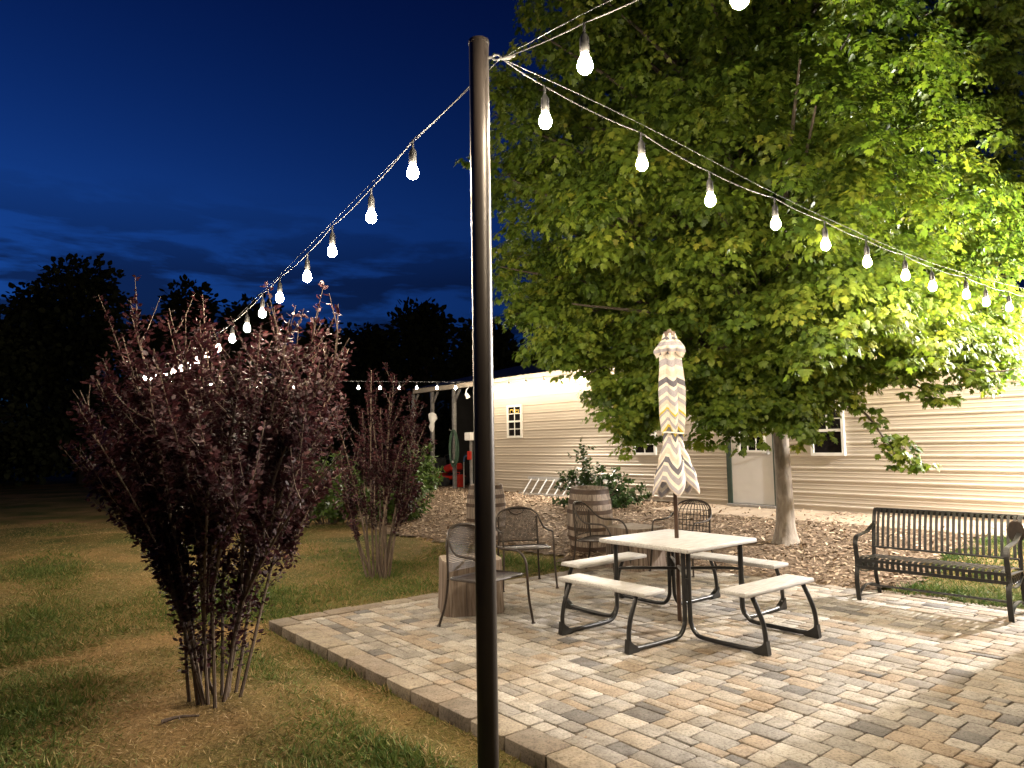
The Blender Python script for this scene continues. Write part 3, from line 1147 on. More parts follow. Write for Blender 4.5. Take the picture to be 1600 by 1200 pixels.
# red jerry can and a white meter box on a post behind the pole
p = bay_item(716, 755, -0.6)
t = thing('fuel_can', 'red fuel can on the ground below the hanging hose', 'fuel can', (p.x, p.y, 0.24), math.atan2(WD.y, WD.x))
MB().box((0, 0, 0.22), (0.36, 0.2, 0.44), None, 0.04).build('body', M['red'], t)
MB().tube([(-0.1, 0, 0.43), (-0.1, 0, 0.5), (0.08, 0, 0.5), (0.08, 0, 0.43)], 0.018, 8).build('handle', M['red'], t)
MB().tube([(0.13, 0, 0.43), (0.15, 0, 0.5)], 0.03, 8).build('spout', M['rubber'], t)
p = wall_pt(wall_s(738), 0.08, 0.25)
t = thing('meter_post', 'grey post with a white box and red tag partly hidden behind the light pole', 'post', p, math.atan2(WD.y, WD.x))
MB().box((0, 0, 0.8), (0.07, 0.07, 1.6), None, 0.005).build('post', M['steel'], t)
MB().box((0.02, -0.07, 1.62), (0.30, 0.16, 0.24), None, 0.02).build('box', M['white_plastic'], t)
MB().box((0.0, -0.06, 1.05), (0.2, 0.04, 0.26), None, 0.015).build('red_tag', M['red'], t)
# pale cloth tied to the middle post
p = wall_pt(wall_s(678), 0.09, wall_z(678, 655))
t = thing('hanging_cloth', 'crumpled pale cloth tied to the middle post of the open bay', 'cloth', p)
m = MB()
prof = [(0.03, 0.22), (0.10, 0.16), (0.13, 0.02), (0.10, -0.12), (0.12, -0.24), (0.06, -0.36), (0.02, -0.42)]
m.lathe(prof, 18)
m.v = [(v[0] * (1 + .4 * math.sin(9 * v[2] + 5 * v[0])), v[1] * .5 * (1 + .3 * math.cos(40 * v[0])), v[2]) for v in m.v]
m.build('cloth', M['white_plastic'], t, True)
MB().tube([(0.0, -0.02, 0.2), (0.0, 0.05, 0.34)], 0.008, 6).build('tie', M['cable'], t)

# ladder lying against the wall
La = on_plane(822, 762, W0 + WN * 0.30, WD); Lb = on_plane(884, 769, W0 + WN * 0.30, WD)
p = Vector((La.x, La.y, float(hgt(La.x, La.y)) + 0.04))
t = thing('ladder', 'aluminium ladder lying on its side against the foot of the metal wall', 'ladder', p)
Ld = WD
L = 3.0
def ladp(a, b):     # a along, b up the tilted ladder
    return Ld * a + WN * (-0.25 * b) + Vector((0, 0, 0.42 * b))
for b_ in (0, 1):
    m = MB(); m.strip([ladp(-0.3 + .1 * b_, b_), ladp(L, b_)], Vector((0, 0, 0.075)), WN * 0.03); m.build('rail', M['alu'], t)
for i in range(10):
    m = MB(); m.tube([ladp(-0.15 + i * 0.31, 0.03), ladp(-0.05 + i * 0.31, 0.97)], 0.019, 8); m.build('rung', M['alu'], t)

# ------------------------------------------------------------------ light poles and strings
PD = 3.1
pole_top = at(748, 66, PD)
pole_low = at(763, 1196, PD)
PB = Vector((pole_low.x, pole_low.y, float(hgt(pole_low.x, pole_low.y)) - 0.05))
lean = Vector((pole_top.x - pole_low.x, 0, pole_top.z - pole_low.z))
PBX = pole_low.x - (pole_low.z - PB.z) * lean.x / lean.z


def light_pole(base, top, r, label, seg=32):
    t = thing('light_pole', label, 'pole', base, 0)
    v = Vector(top) - Vector(base)
    m = MB(); m.tube([(0, 0, 0), v * 0.5, v], r, seg); m.build('shaft', M['bronze'], t, True)
    c = MB(); c.tube([v - v.normalized() * 0.012, v + v.normalized() * 0.004], r * 1.06, seg); c.build('cap', M['bronze'], t, True)
    return t


POLE_R = 0.0445
pole1 = light_pole((PBX, PD, PB.z), pole_top, POLE_R, 'tall dark bronze pole in the foreground carrying the string lights')
hk = on_plane(770, 92, (PBX, PD), (1, 0)) - Vector((PBX, PD, PB.z))
m = MB()
x0 = pole_top.x - PBX + POLE_R
m.tube([(x0 - 0.01, -0.005, hk.z + .004), (x0 + 0.02, -0.005, hk.z + .004)], 0.006, 8)
m.tube([(x0 + 0.035 + 0.018 * math.cos(a_), -0.005, hk.z + .004 + 0.012 * math.sin(a_)) for a_ in np.linspace(PI, 3 * PI, 14)], 0.004, 6, False)
m.tube([(x0 + 0.05, -0.005, hk.z), (x0 + 0.10, -0.004, hk.z + 0.004)], 0.009, 8)
m.tube([(x0 + 0.085, 0.004, hk.z + .006), (x0 + 0.12, -0.008, hk.z + 0.012)], 0.007, 8)
m.build('eye_hook', M['wire'], pole1, True)
HOOK = Vector((PBX, PD, PB.z)) + Vector((x0 + 0.055, -0.005, hk.z))

P2 = gnd(211, 838, -0.06)
P2t = P2 + Vector((0, 0, 3.15))
light_pole((P2.x, P2.y, P2.z - .05), P2t, 0.04, 'far dark light pole standing on the lawn behind the large purple shrub', 16)

_bulb_me = None; _sock_me = None


def bulb_meshes():
    global _bulb_me, _sock_me
    prof = [(0.013, -0.004), (0.016, -0.011), (0.0245, -0.028), (0.030, -0.046), (0.031, -0.060), (0.026, -0.075), (0.014, -0.086), (0.004, -0.089)]
    b = MB(); b.lathe(prof, 16)
    sk = MB(); sk.lathe([(0.006, 0.085), (0.012, 0.075), (0.019, 0.06), (0.020, 0.0), (0.017, -0.006)], 12)
    sk.tube([(0, 0, 0.08), (0, 0, 0.125)], 0.006, 8)
    return b, sk


def string_lights(label, anchor, pts, bulbs, rc=0.0028, wire_pts=None, drop=0.13, first={}, mat='bulb'):
    """pts: cable polyline (world), bulbs: world positions of each cable joint from which a bulb hangs"""
    org = Vector(anchor)
    t = thing('string_lights', label, 'string lights', org, 0, 'warm string lights around the patio')
    m = MB(); m.tube([Vector(p) - org for p in pts], rc, 7); m.build('cable', M['cable'], t, True)
    if wire_pts:
        m = MB(); m.tube([Vector(p) - org for p in wire_pts], 0.0014, 6); m.build('support_wire', M['wire'], t, True)
    for p in bulbs:
        if mat not in first:
            b, sk = bulb_meshes()
            bo = b.build('bulb', M[mat], t, True)
            so = sk.build('socket', M['socket'], bo, True)
            first[mat] = (bo, so)
        else:
            bo = first[mat][0].copy(); COL.objects.link(bo); bo.parent = t
            so = first[mat][1].copy(); COL.objects.link(so); so.parent = bo
        bo.location = Vector(p) - org - Vector((0, 0, drop))
    return t


def cable_from(bulb_pts, start, end, drop=0.13, sag=0.02):
    """cable joints sit `drop` above each bulb base; smooth sag between"""
    j = [Vector(start)] + [b + Vector((0, 0, drop)) for b in bulb_pts] + ([Vector(end)] if end is not None else [])
    out = []
    for a, b in zip(j[:-1], j[1:]):
        for k in range(6):
            q = k / 6
            p = a.lerp(b, q); p.z -= sag * 4 * q * (1 - q) * (b - a).length
            out.append(p)
    out.append(j[-1])
    return out, j


DROP = 0.125
BC = Vector((0, 0, 0.047))    # bulb centre below base
# string A: pole to far pole
dirA = (P2 - Vector((PBX, PD, 0))); dirA.z = 0; dirA.normalize()
pxA = [(645, 268), (580, 338), (519, 392), (480, 432), (437, 465), (410, 489), (386, 512), (363, 529), (341, 544), (324, 555), (308, 563), (295, 571), (283, 576), (271, 581), (258, 585), (246, 588), (234, 590), (226, 591)]
bA = [on_plane(x, y, (PBX, PD), dirA) + BC for x, y in pxA]
cabA, jA = cable_from(bA, HOOK + Vector((-0.08, 0.05, -0.03)), P2t - Vector((0, 0, 0.05)), DROP)
wA = [HOOK, jA[2] + Vector((0, 0, .03)), jA[6] + Vector((0, 0, .02)), jA[10] + Vector((0, 0, .02)), P2t]
string_lights('string lights running left from the bronze pole down over the large purple shrub', HOOK, cabA, [j for j in jA[1:-1]], wire_pts=smooth_path(wA, 8), drop=DROP)
# string B: pole to building right
dirB = -WN
pxB = [(852, 188), (1003, 255), (1110, 312), (1212, 349), (1290, 382), (1355, 409), (1415, 430), (1457, 447), (1510, 460), (1541, 472), (1577, 480), (1604, 487), (1629, 491), (1650, 493), (1670, 494)]
bB = [on_plane(x, y, (PBX, PD), dirB) + BC for x, y in pxB]
endB = wall_pt((HOOK - W0).dot(WD), 0.1, 3.4)
cabB, jB = cable_from(bB, HOOK, endB, DROP)
wB = [HOOK, jB[2] + Vector((0, 0, .05)), jB[5] + Vector((0, 0, .03)), jB[9] + Vector((0, 0, .03)), endB]
string_lights('string lights running right from the bronze pole across the front of the maple crown', HOOK, cabB, [j for j in jB[1:-1]], wire_pts=smooth_path(wB, 8), drop=DROP)
# string C: pole towards the viewer's right
dirC = (Vector((0.70, -0.71, 0))).normalized()
b1 = on_plane(914, 100, (HOOK.x, HOOK.y), dirC) + BC
b2 = on_plane(1156, -6, (HOOK.x, HOOK.y), dirC) + BC
st = (b2 - b1)
bC = [b1, b2] + [b2 + st * k + Vector((0, 0, 0.03 * k * k)) for k in (1,)]
P3 = bC[-1] + st * 0.8
endC = P3 + Vector((0, 0, 0.25))
cabC, jC = cable_from(bC, HOOK, endC, DROP)
string_lights('string lights rising from the bronze pole toward the top of the picture', HOOK, cabC, [j for j in jC[1:-1]], wire_pts=smooth_path([HOOK, jC[1] + Vector((0, 0, .04)), jC[2] + Vector((0, 0, .04)), endC], 8), drop=DROP)
light_pole((P3.x + .06, P3.y - .06, -0.05), (P3.x + .06, P3.y - .06, endC.z + 0.1), 0.0385, 'dark light pole beside the viewer holding the near end of the lights', 16)
# string D: far pole to the building, then along the eave
cornerD = wall_pt(SL - 0.05, 0.12, 3.50)
dirD = cornerD - P2t; dirD.z = 0; dirD.normalize()
pxD = [(265, 596), (330, 600), (400, 602), (460, 604), (515, 605), (560, 606), (594, 606), (624, 606), (651, 606), (683, 606), (712, 606)]
bD = [on_plane(x, y, (P2t.x, P2t.y), dirD) + BC for x, y in pxD]
cabD, jD = cable_from(bD, P2t, cornerD, DROP, 0.01)
string_lights('string lights stretched from the far pole to the open bay of the building', P2t, cabD, [j for j in jD[1:-1]], mat='soft_bulb', rc=0.006, drop=DROP)
startE = wall_pt(SL + 0.1, 0.10, 3.42)
bE = []
s = SL + 0.45
while s < 16.5:
    bE.append(wall_pt(s, 0.5, 3.23 + 0.02 * math.sin(s * 2)))
    s += 0.72
cabE, jE = cable_from(bE, startE, wall_pt(16.9, 0.10, 3.42), DROP, 0.03)
string_lights('string lights hung along the eave of the tan metal building', startE, cabE, [j for j in jE[1:-1]], mat='soft_bulb', rc=0.006, drop=DROP)

# ------------------------------------------------------------------ picnic table and umbrella
TC = gnd(1058, 962, 0)
TC = Vector((1.47, 6.58, 0))
ang = math.atan2(E2.y, E2.x)
tab = thing('picnic_table', 'square pale topped picnic table with four attached benches and black tube legs', 'picnic table', TC, ang)
m = MB(); m.box((0, 0, 0.718), (1.0, 1.0, 0.04), None, 0.014)
m.build('tabletop', M['resin'], tab, True)
for k in range(4):
    R = Matrix.Rotation(k * PI / 2, 3, 'Z')
    m = MB(); m.box((0, 0, 0), (0.26, 0.97, 0.036), None, 0.013)
    m.v = [tuple(R @ (Vector(v) + Vector((0.90, 0, 0.442)))) for v in m.v]
    m.build('bench_seat', M['resin'], tab, True)
    for sg in (-1, 1):
        pts = [(0.405, sg * 0.375, 0.695), (0.405, sg * 0.375, 0.20), (0.415, sg * 0.375, 0.11), (0.455, sg * 0.375, 0.05), (0.53, sg * 0.375, 0.024),
               (0.80, sg * 0.372, 0.022), (1.02, sg * 0.37, 0.03), (1.075, sg * 0.37, 0.07), (1.085, sg * 0.37, 0.14), (1.06, sg * 0.37, 0.26), (0.985, sg * 0.37, 0.42)]
        m = MB(); m.tube([R @ p for p in smooth_path(pts, 4)], 0.0185, 10)
        lg = m.build('leg', M['black'], tab, True)
        f = MB()
        f.add([R @ Vector(v) for v in [(1.105, sg * 0.37 - .02, 0.0), (1.105, sg * 0.37 + .02, 0.0), (1.0, sg * 0.37 + .02, 0.0), (1.0, sg * 0.37 - .02, 0.0),
                                       (1.115, sg * 0.37 - .024, 0.012), (1.102, sg * 0.37 - .024, 0.11), (1.06, sg * 0.37 - .024, 0.075), (0.97, sg * 0.37 - .024, 0.018),
                                       (1.115, sg * 0.37 + .024, 0.012), (1.102, sg * 0.37 + .024, 0.11), (1.06, sg * 0.37 + .024, 0.075), (0.97, sg * 0.37 + .024, 0.018)]],
              [(4, 5, 6, 7), (11, 10, 9, 8), (4, 8, 9, 5), (5, 9, 10, 6), (6, 10, 11, 7), (0, 1, 8, 4), (3, 7, 11, 2), (0, 4, 7, 3), (1, 2, 11, 8), (0, 3, 2, 1)])
        f.build('foot', M['black'], lg)
m = MB()
for (a_, b_) in (((-.40, .40), (.40, -.40)), ((-.40, -.40), (.40, .40))):
    dz = 0.02 if a_[1] < 0 else 0
    m.tube(smooth_path([(a_[0], a_[1], 0.30), (a_[0] * .98, a_[1] * .98, 0.42 + dz), (a_[0] * .88, a_[1] * .88, 0.47 + dz), (0, 0, 0.47 + dz), (b_[0] * .88, b_[1] * .88, 0.47 + dz), (b_[0] * .98, b_[1] * .98, 0.42 + dz), (b_[0], b_[1], 0.30)], 4), 0.014, 8)
m.build('brace', M['black'], tab, True)

UT = on_plane(1046, 520, (TC.x, TC.y), (1, 0))
ub = thing('patio_umbrella', 'closed patio umbrella with cream, grey and mustard stripes through the picnic table', 'umbrella', (TC.x, TC.y, 0))
ulean = Vector((UT.x - TC.x, UT.y - TC.y, UT.z))
m = MB(); m.tube([(0, 0, 0.01), ulean * 0.98], 0.0195, 16); m.build('pole', M['umbrella_pole'], ub, True)
m = MB(); m.tube([ulean * 0.985, ulean * 1.003], 0.055, 16); m.tube([ulean * 1.0, ulean * 1.012], 0.02, 10); m.build('finial', M['umbrella_pole'], ub, True)


def canopy():
    ztop = UT.z - 0.01
    nS, nA = 74, 192
    smax = 1.50
    V, ST = [], []
    def body_r(s):
        pts = [(0, .06), (0.06, .075), (0.25, .105), (0.55, .128), (0.75, .125), (0.90, .11), (0.965, .094), (1.0, .09), (1.06, .10), (1.2, .15), (1.36, .205), (1.5, .235)]
        for (a0, r0), (a1, r1) in zip(pts[:-1], pts[1:]):
            if s <= a1:
                q = (s - a0) / (a1 - a0); q = q * q * (3 - 2 * q)
                return r0 + (r1 - r0) * q
        return pts[-1][1]
    for i in range(nS + 1):
        s = smax * i / nS
        R0 = body_r(s)
        for k in range(nA):
            th = 2 * PI * k / nA
            ph = (th / (2 * PI) * 5 + 0.925) % 1.0           # one panel
            tri = 1 - abs(2 * ph - 1)                       # 0 at ribs, 1 at fold
            pi_ = int((th / (2 * PI) * 5 + 0.925))
            amp = [1.0, 0.82, 1.1, 0.7, 0.95, 1.05, 0.8, 0.9][pi_ % 8]
            flare = max(0, (s - 1.0) / 0.5)
            pleat = 0.40 - 0.06 * flare
            rr = R0 * (1 - pleat * (0.5 + 0.5 * math.cos(2 * PI * ph)) * amp) * (1 + 0.10 * flare * math.sin(3 * th + 1.0))
            rr *= 1 + 0.03 * math.sin(7 * s + pi_ * 2.3)
            twist = 0.14 * math.sin(pi_ * 1.9) * min(1, s) + 0.10 * math.sin(2.2 * s) 
            z = ztop - s * (0.90 + 0.10 * tri * (0.75 + 0.5 * amp * 0.5))
            z += 0.035 * flare * math.sin(th * 1.0 + 2.4)
            lx = ulean.x * (z / ulean.z); ly = ulean.y * (z / ulean.z)
            tt = th + twist
            V.append((lx + rr * math.cos(tt), ly + rr * math.sin(tt), z))
            ST.append(s + (0.012 * math.sin(pi_ * 3.1)))
    Fq = []
    for i in range(nS):
        for k in range(nA):
            k2 = (k + 1) % nA
            Fq += [i * nA + k, (i + 1) * nA + k, (i + 1) * nA + k2, i * nA + k2]
    o = np_mesh('canopy', np.array(V), np.full(nS * nA, 4), Fq, M['canopy'], ub, {'stripe': ST}, True)
    sm = o.modifiers.new('thickness', 'SOLIDIFY'); sm.thickness = 0.004
    # ruffled vent cap
    V, ST, Fq = [], [], []
    n2 = 22
    for i in range(n2 + 1):
        s = 0.30 * i / n2
        for k in range(nA):
            th = 2 * PI * k / nA
            w = math.cos(8 * th + 0.7)
            rr = 0.055 + 0.095 * sstep(0, 0.22, s) - 0.035 * sstep(0.2, 0.30, s) + (0.020 * w + 0.008 * math.sin(13 * th)) * sstep(0.10, 0.26, s)
            z = ztop - 0.005 - s * (0.66 + 0.08 * w)
            lx = ulean.x * (z / ulean.z); ly = ulean.y * (z / ulean.z)
            V.append((lx + rr * math.cos(th) * .9, ly + rr * math.sin(th) * .9, z)); ST.append(s * 1.0 + 0.42 + 0.02 * w)
    for i in range(n2):
        for k in range(nA):
            k2 = (k + 1) % nA
            Fq += [i * nA + k, (i + 1) * nA + k, (i + 1) * nA + k2, i * nA + k2]
    o2 = np_mesh('vent', np.array(V), np.full(n2 * nA, 4), Fq, M['canopy'], o, {'stripe': ST}, True)
    sm = o2.modifiers.new('thickness', 'SOLIDIFY'); sm.thickness = 0.004
    z = ztop - 0.985 * 0.93
    lx = ulean.x * (z / ulean.z); ly = ulean.y * (z / ulean.z)
    m = MB(); m.tube([(lx + 0.096 * math.cos(a_), ly + 0.096 * math.sin(a_), z + 0.006 * math.sin(2 * a_)) for a_ in np.linspace(0, 2 * PI, 33)], 0.008, 6, False)
    m.build('tie', M['white_plastic'], ub, True)


canopy()

# ------------------------------------------------------------------ park bench
bl = gnd(1344, 938, 0); br = gnd(1580, 972, 0)
bdir = (br - bl).normalized()
BL = (br - bl).length
bfw = Vector((bdir.y, -bdir.x, 0))
if bfw.y > 0: bfw = -bfw
bc = (bl + br) / 2 - bfw * 0.22
bench = thing('park_bench', 'black metal park bench with curved vertical slats at the back of the patio', 'bench', (bc.x, bc.y, 0), math.atan2(bdir.y, bdir.x))
# local: x along, -y is forward
hx = BL / 2
backp = [(0.205, 0.36), (0.215, 0.50), (0.235, 0.66), (0.265, 0.79), (0.29, 0.845), (0.325, 0.872), (0.365, 0.86), (0.385, 0.835)]
bp3 = lambda x: [(x, y, z) for y, z in backp]
m = MB()
nsl = 25
for i in range(nsl):
    x = -hx + 0.035 + (BL - 0.07) * i / (nsl - 1)
    m.strip(smooth_path([(x, y, z) for y, z in [(0.203, 0.485)] + backp[2:]], 3), (0.026, 0, 0), (0, 0.005, 0))
m.tube([(-hx, 0.206, 0.485), (hx, 0.206, 0.485)], 0.011, 8)
m.tube([(-hx, 0.325, 0.868), (hx, 0.325, 0.868)], 0.013, 8)
m.tube([(-hx, 0.385, 0.835), (hx, 0.385, 0.835)], 0.011, 8)
m.build('backrest', M['black'], bench)
m = MB()
seatp = [(0.20, 0.405), (0.05, 0.415), (-0.12, 0.43), (-0.20, 0.432), (-0.235, 0.42), (-0.245, 0.39), (-0.243, 0.325)]
for i in range(nsl):
    x = -hx + 0.035 + (BL - 0.07) * i / (nsl - 1)
    m.strip(smooth_path([(x, y, z) for y, z in seatp], 3), (0.030, 0, 0), (0, 0, 0.005))
m.strip([(-hx, -0.249, 0.333), (hx, -0.249, 0.333)], (0, 0, 0.03), (0, 0.006, 0))
m.strip([(-hx, -0.249, 0.405), (hx, -0.249, 0.405)], (0, 0, 0.026), (0, 0.006, 0))
m.tube([(-hx, 0.2, 0.40), (hx, 0.2, 0.40)], 0.011, 8)
m.build('seat', M['black'], bench)
for sg in (-1, 1):
    x = sg * (hx + 0.006)
    m = MB()
    m.strip(smooth_path([(x, -0.22, 0.0), (x, -0.245, 0.12), (x, -0.25, 0.24), (x, -0.225, 0.36), (x, -0.235, 0.47), (x, -0.25, 0.56), (x, -0.215, 0.625), (x, -0.12, 0.64), (x, 0.05, 0.655), (x, 0.16, 0.69), (x, 0.245, 0.72)], 4), (0.042, 0, 0), (0, 0.012, 0))
    m.build('armrest', M['black'], bench)
    m = MB()
    m.strip(smooth_path([(x, 0.30, 0.0), (x, 0.245, 0.14), (x, 0.21, 0.30)] + [(x, y, z) for y, z in backp], 3), (0.036, 0, 0), (0, 0.012, 0))
    m.build('rear_leg', M['black'], bench)
    m = MB()
    m.strip([(x, -0.235, 0.395), (x, 0.2, 0.385)], (0.036, 0, 0), (0, 0, 0.01))
    m.strip(smooth_path([(x, -0.235, 0.32), (x, -0.1, 0.275), (x, 0.06, 0.275), (x, 0.21, 0.34)], 4), (0.03, 0, 0), (0, 0, 0.009))
    for q in np.linspace(-0.17, 0.15, 6):
        r_s = 0.026
        m.tube([(x, q + r_s * math.cos(a_), 0.335 + r_s * 1.2 * math.sin(a_)) for a_ in np.linspace(0, 2 * PI, 13)], 0.006, 6, False)
        m.tube([(x, q - .02, 0.30), (x, q + .03, 0.375)], 0.005, 6)
    m.build('side_scroll', M['black'], bench)
    m = MB()
    m.strip(smooth_path([(x, -0.225, 0.055), (x, -0.1, 0.115), (x, 0.03, 0.13), (x, 0.16, 0.115), (x, 0.275, 0.055)], 5), (0.03, 0, 0), (0, 0, 0.009))
    m.build('stretcher', M['black'], bench)
m = MB(); m.tube([(-hx, 0.03, 0.122), (hx, 0.03, 0.122)], 0.011, 8); m.build('foot_rail', M['black'], bench)
# rust coloured medallion on the back
m = MB(); m.lathe([(0.02, 0.008), (0.075, 0.006), (0.085, 0), (0.075, -0.006)], 18)
m.v = [(v[0] * .8 + hx - 0.02, v[2] + 0.235, v[1] * 1.25 + 0.73) for v in m.v]
m.build('medallion', M['iron'], bench)


# ------------------------------------------------------------------ wrought iron chairs
def grid_surface(fn, nu, nv, w, mat, parent, name, seg=14, th=0.0012):
    """thin woven wire on the surface fn(u,v), u,v in 0..1"""
    m = MB()
    def rib(pts, du):
        pts = [Vector(p) for p in pts]
        for i in range(len(pts) - 1):
            a, b = pts[i], pts[i + 1]
            d = (b - a)
            if d.length < 1e-6: continue
            s_ = du.normalized() * w / 2
            base = len(m.v)
            m.v += [tuple(a - s_), tuple(a + s_), tuple(b + s_), tuple(b - s_)]
            m.f.append((base, base + 1, base + 2, base + 3))
    for i in range(nu):
        u = (i + 0.5) / nu
        du = Vector(fn(min(1, u + .02), .5)) - Vector(fn(max(0, u - .02), .5))
        rib([fn(u, k / seg) for k in range(seg + 1)], du)
    for j in range(nv):
        v = (j + 0.5) / nv
        dv = Vector(fn(.5, min(1, v + .02))) - Vector(fn(.5, max(0, v - .02)))
        rib([fn(k / seg, v) for k in range(seg + 1)], dv)
    return m.build(name, mat, parent)


def patio_chair(label, loc, fwd, style):
    """local: +y forward, x to the side"""
    rz = math.atan2(fwd[1], fwd[0]) - PI / 2
    t = thing('patio_chair', label, 'chair', loc, rz, 'wrought iron chairs on the patio')
    rr = 0.0115
    hw = 0.28
    # one hoop: front foot - arm - back - arm - front foot
    if style in ('mesh', 'bars'):
        top = 0.87
        right = [(hw + .03, 0.30, 0), (hw + .01, 0.27, 0.22), (hw + .005, 0.255, 0.43), (hw + .01, 0.235, 0.55), (hw + .012, 0.16, 0.625), (hw + .01, 0.05, 0.635), (hw, -0.08, 0.645), (hw - .02, -0.17, 0.71), (hw - .06, -0.245, 0.80), (0.13, -0.29, top - .015)]
    else:
        top = 0.86
        right = [(hw + .03, 0.29, 0), (hw + .015, 0.27, 0.22), (hw + .01, 0.255, 0.43), (hw + .012, 0.235, 0.57), (hw + .012, 0.19, 0.62), (hw + .01, 0.05, 0.62), (hw + .005, -0.14, 0.64), (hw - .01, -0.215, 0.70), (hw - .05, -0.25, 0.79), (0.14, -0.27, top - .02)]
    left = [(-x, y, z) for x, y, z in right[::-1]]
    back_y = -0.305 if style in ('mesh', 'bars') else -0.275
    path = smooth_path(right + [(0, back_y, top)] + left, 5)
    m = MB(); m.tube(path, rr, 8); m.build('arm_frame', M['iron'], t, True)
    for sg in (-1, 1):
        m = MB(); m.tube(smooth_path([(sg * (hw - .05), -0.235, 0.76), (sg * (hw - .045), -0.235, 0.6), (sg * (hw - .04), -0.225, 0.43), (sg * (hw - .03), -0.25, 0.2), (sg * (hw - .005), -0.31, 0.0)], 4), rr, 8)
        lg = m.build('rear_leg', M['iron'], t, True)
        f = MB(); f.lathe([(0.02, 0), (0.02, 0.008), (0.012, 0.014)], 10, (sg * (hw - .005), -0.31, 0)); f.build('foot', M['iron'], lg)
    f = MB()
    for sg in (-1, 1):
        f.lathe([(0.02, 0), (0.02, 0.008), (0.012, 0.014)], 10, (sg * (hw + .03), 0.30 if style != 'straight' else 0.29, 0))
    f.build('front_foot', M['iron'], t)
    # seat rim and seat
    rim = []
    for a_ in np.linspace(0, 2 * PI, 41):
        c, s_ = math.cos(a_), math.sin(a_)
        e = 0.45
        rim.append(((hw - .0) * math.copysign(abs(c) ** e, c), 0.02 + 0.25 * math.copysign(abs(s_) ** e, s_), 0.43 + 0.012 * s_))
    m = MB(); m.tube(rim, 0.010, 7, False); m.build('seat_rim', M['iron'], t, True)
    seatf = lambda u, v: ((u - .5) * 2 * (hw - .012), 0.02 + (v - .5) * 2 * 0.24, 0.432 + 0.012 * (v - .5) * 2 - 0.018 * (1 - (2 * u - 1) ** 2) * (1 - (2 * v - 1) ** 2))
    grid_surface(seatf, 34, 30, 0.010, M['iron'], t, 'seat')

    def bw(v):       # half width of the back at height v
        z = 0.46 + v * (top - 0.46)
        if z < 0.66: return hw - .035
        q = min(1, (z - 0.66) / (top - 0.66))
        return max(0.04, (hw - .03) * math.sqrt(max(0, 1 - q ** 2.2 * 0.93)))
    def backf(u, v):
        z = 0.47 + v * (top - 0.475)
        x = (u - .5) * 2 * bw(v)
        curve = -0.075 * (1 - (x / hw) ** 2)
        return (x, -0.225 - 0.02 * v + curve * (0.45 + 0.55 * v), z)
    if style == 'mesh':
        grid_surface(backf, 30, 26, 0.0075, M['iron'], t, 'back_mesh')
    elif style == 'straight':
        grid_surface(backf, 30, 26, 0.007, M['iron'], t, 'back_mesh')
        m = MB()
        m.tube(smooth_path([(-.10, -.285, top - .012), (-.07, -.285, top - .06), (0, -.285, top - .085), (.07, -.285, top - .06), (.10, -.285, top - .012)], 5), 0.007, 7)
        m.tube([backf(k / 12, 0.0) for k in range(13)], 0.008, 7)
        m.build('back_scroll', M['iron'], t, True)
    elif style == 'bars':
        m = MB()
        for i in range(11):
            u = (i + .5) / 11
            m.tube([backf(u, v) for v in np.linspace(0, 1, 9)], 0.005, 6)
        m.tube([backf(k / 12, 0.0) for k in range(13)], 0.007, 6)
        m.build('back_bars', M['iron'], t, True)
    else:
        m = MB()
        for i in range(10):
            u = (i + .5) / 10
            m.tube([backf(u, v) for v in np.linspace(0, 1, 9)], 0.005, 6)
        for v in np.linspace(0.0, 0.86, 6):
            m.tube([backf(k / 12, v) for k in range(13)], 0.005, 6)
        m.build('back_grid', M['iron'], t, True)
    return t


patio_chair('brown mesh backed iron chair nearest the bronze pole, beside the weathered stump', (-0.27, 6.55, 0), (0.76, -0.65), 'mesh')
patio_chair('brown iron chair with a scrolled mesh back half hidden by the pole, before one barrel', (0.10, 8.36, 0), (0.24, -0.97), 'straight')
patio_chair('brown iron armchair with thin vertical back bars in front of the tilted barrel', (1.06, 9.0, 0), (0.88, -0.47), 'bars')
patio_chair('brown iron armchair with an open grid back seen behind the umbrella', (2.12, 9.12, 0), (-0.72, -0.69), 'grid')


# ------------------------------------------------------------------ stumps
def stump(label, loc, w, d, h, rz, seed):
    r = np.random.default_rng(seed)
    t = thing('stump_table', label, 'stump table', loc, rz, 'weathered wooden stumps used as side tables')
    n = 64
    V, Fc = [], []
    zs = [0, 0.04, h * .3, h * .6, h - 0.03, h - 0.008, h]
    ph = r.random(6) * 6
    for iz, z in enumerate(zs):
        for k in range(n):
            a_ = 2 * PI * k / n
            c, s_ = math.cos(a_), math.sin(a_)
            e = 0.38
            x = math.copysign(abs(c) ** e, c) * w / 2; y = math.copysign(abs(s_) ** e, s_) * d / 2
            g = 1 + 0.02 * math.sin(17 * a_ + ph[0]) + 0.012 * math.sin(31 * a_ + ph[1]) + 0.02 * math.sin(3 * a_ + ph[2])
            g *= 1.05 - 0.05 * min(1, z / (h * .5))
            if iz == len(zs) - 1: g *= 0.985
            V.append((x * g, y * g, z))
    m = MB()
    fs = []
    for i in range(len(zs) - 1):
        for k in range(n):
            k2 = (k + 1) % n
            fs.append((i * n + k, i * n + k2, (i + 1) * n + k2, (i + 1) * n + k))
    fs.append(tuple(range(n - 1, -1, -1)))
    m.add(V, fs)
    m.build('trunk', M['stump'], t, True)
    m2 = MB(); m2.add([(v[0], v[1], v[2]) for v in V[-n:]], [tuple(range(n))]); m2.build('top', M['stump_top'], t)


stump('weathered wooden stump behind the nearest mesh backed chair', (-0.44, 7.18, 0), 0.58, 0.52, 0.50, math.radians(12), 1)
stump('weathered wooden stump between the two armchairs behind the picnic table', (1.56, 9.45, 0), 0.56, 0.62, 0.52, math.radians(38), 2)


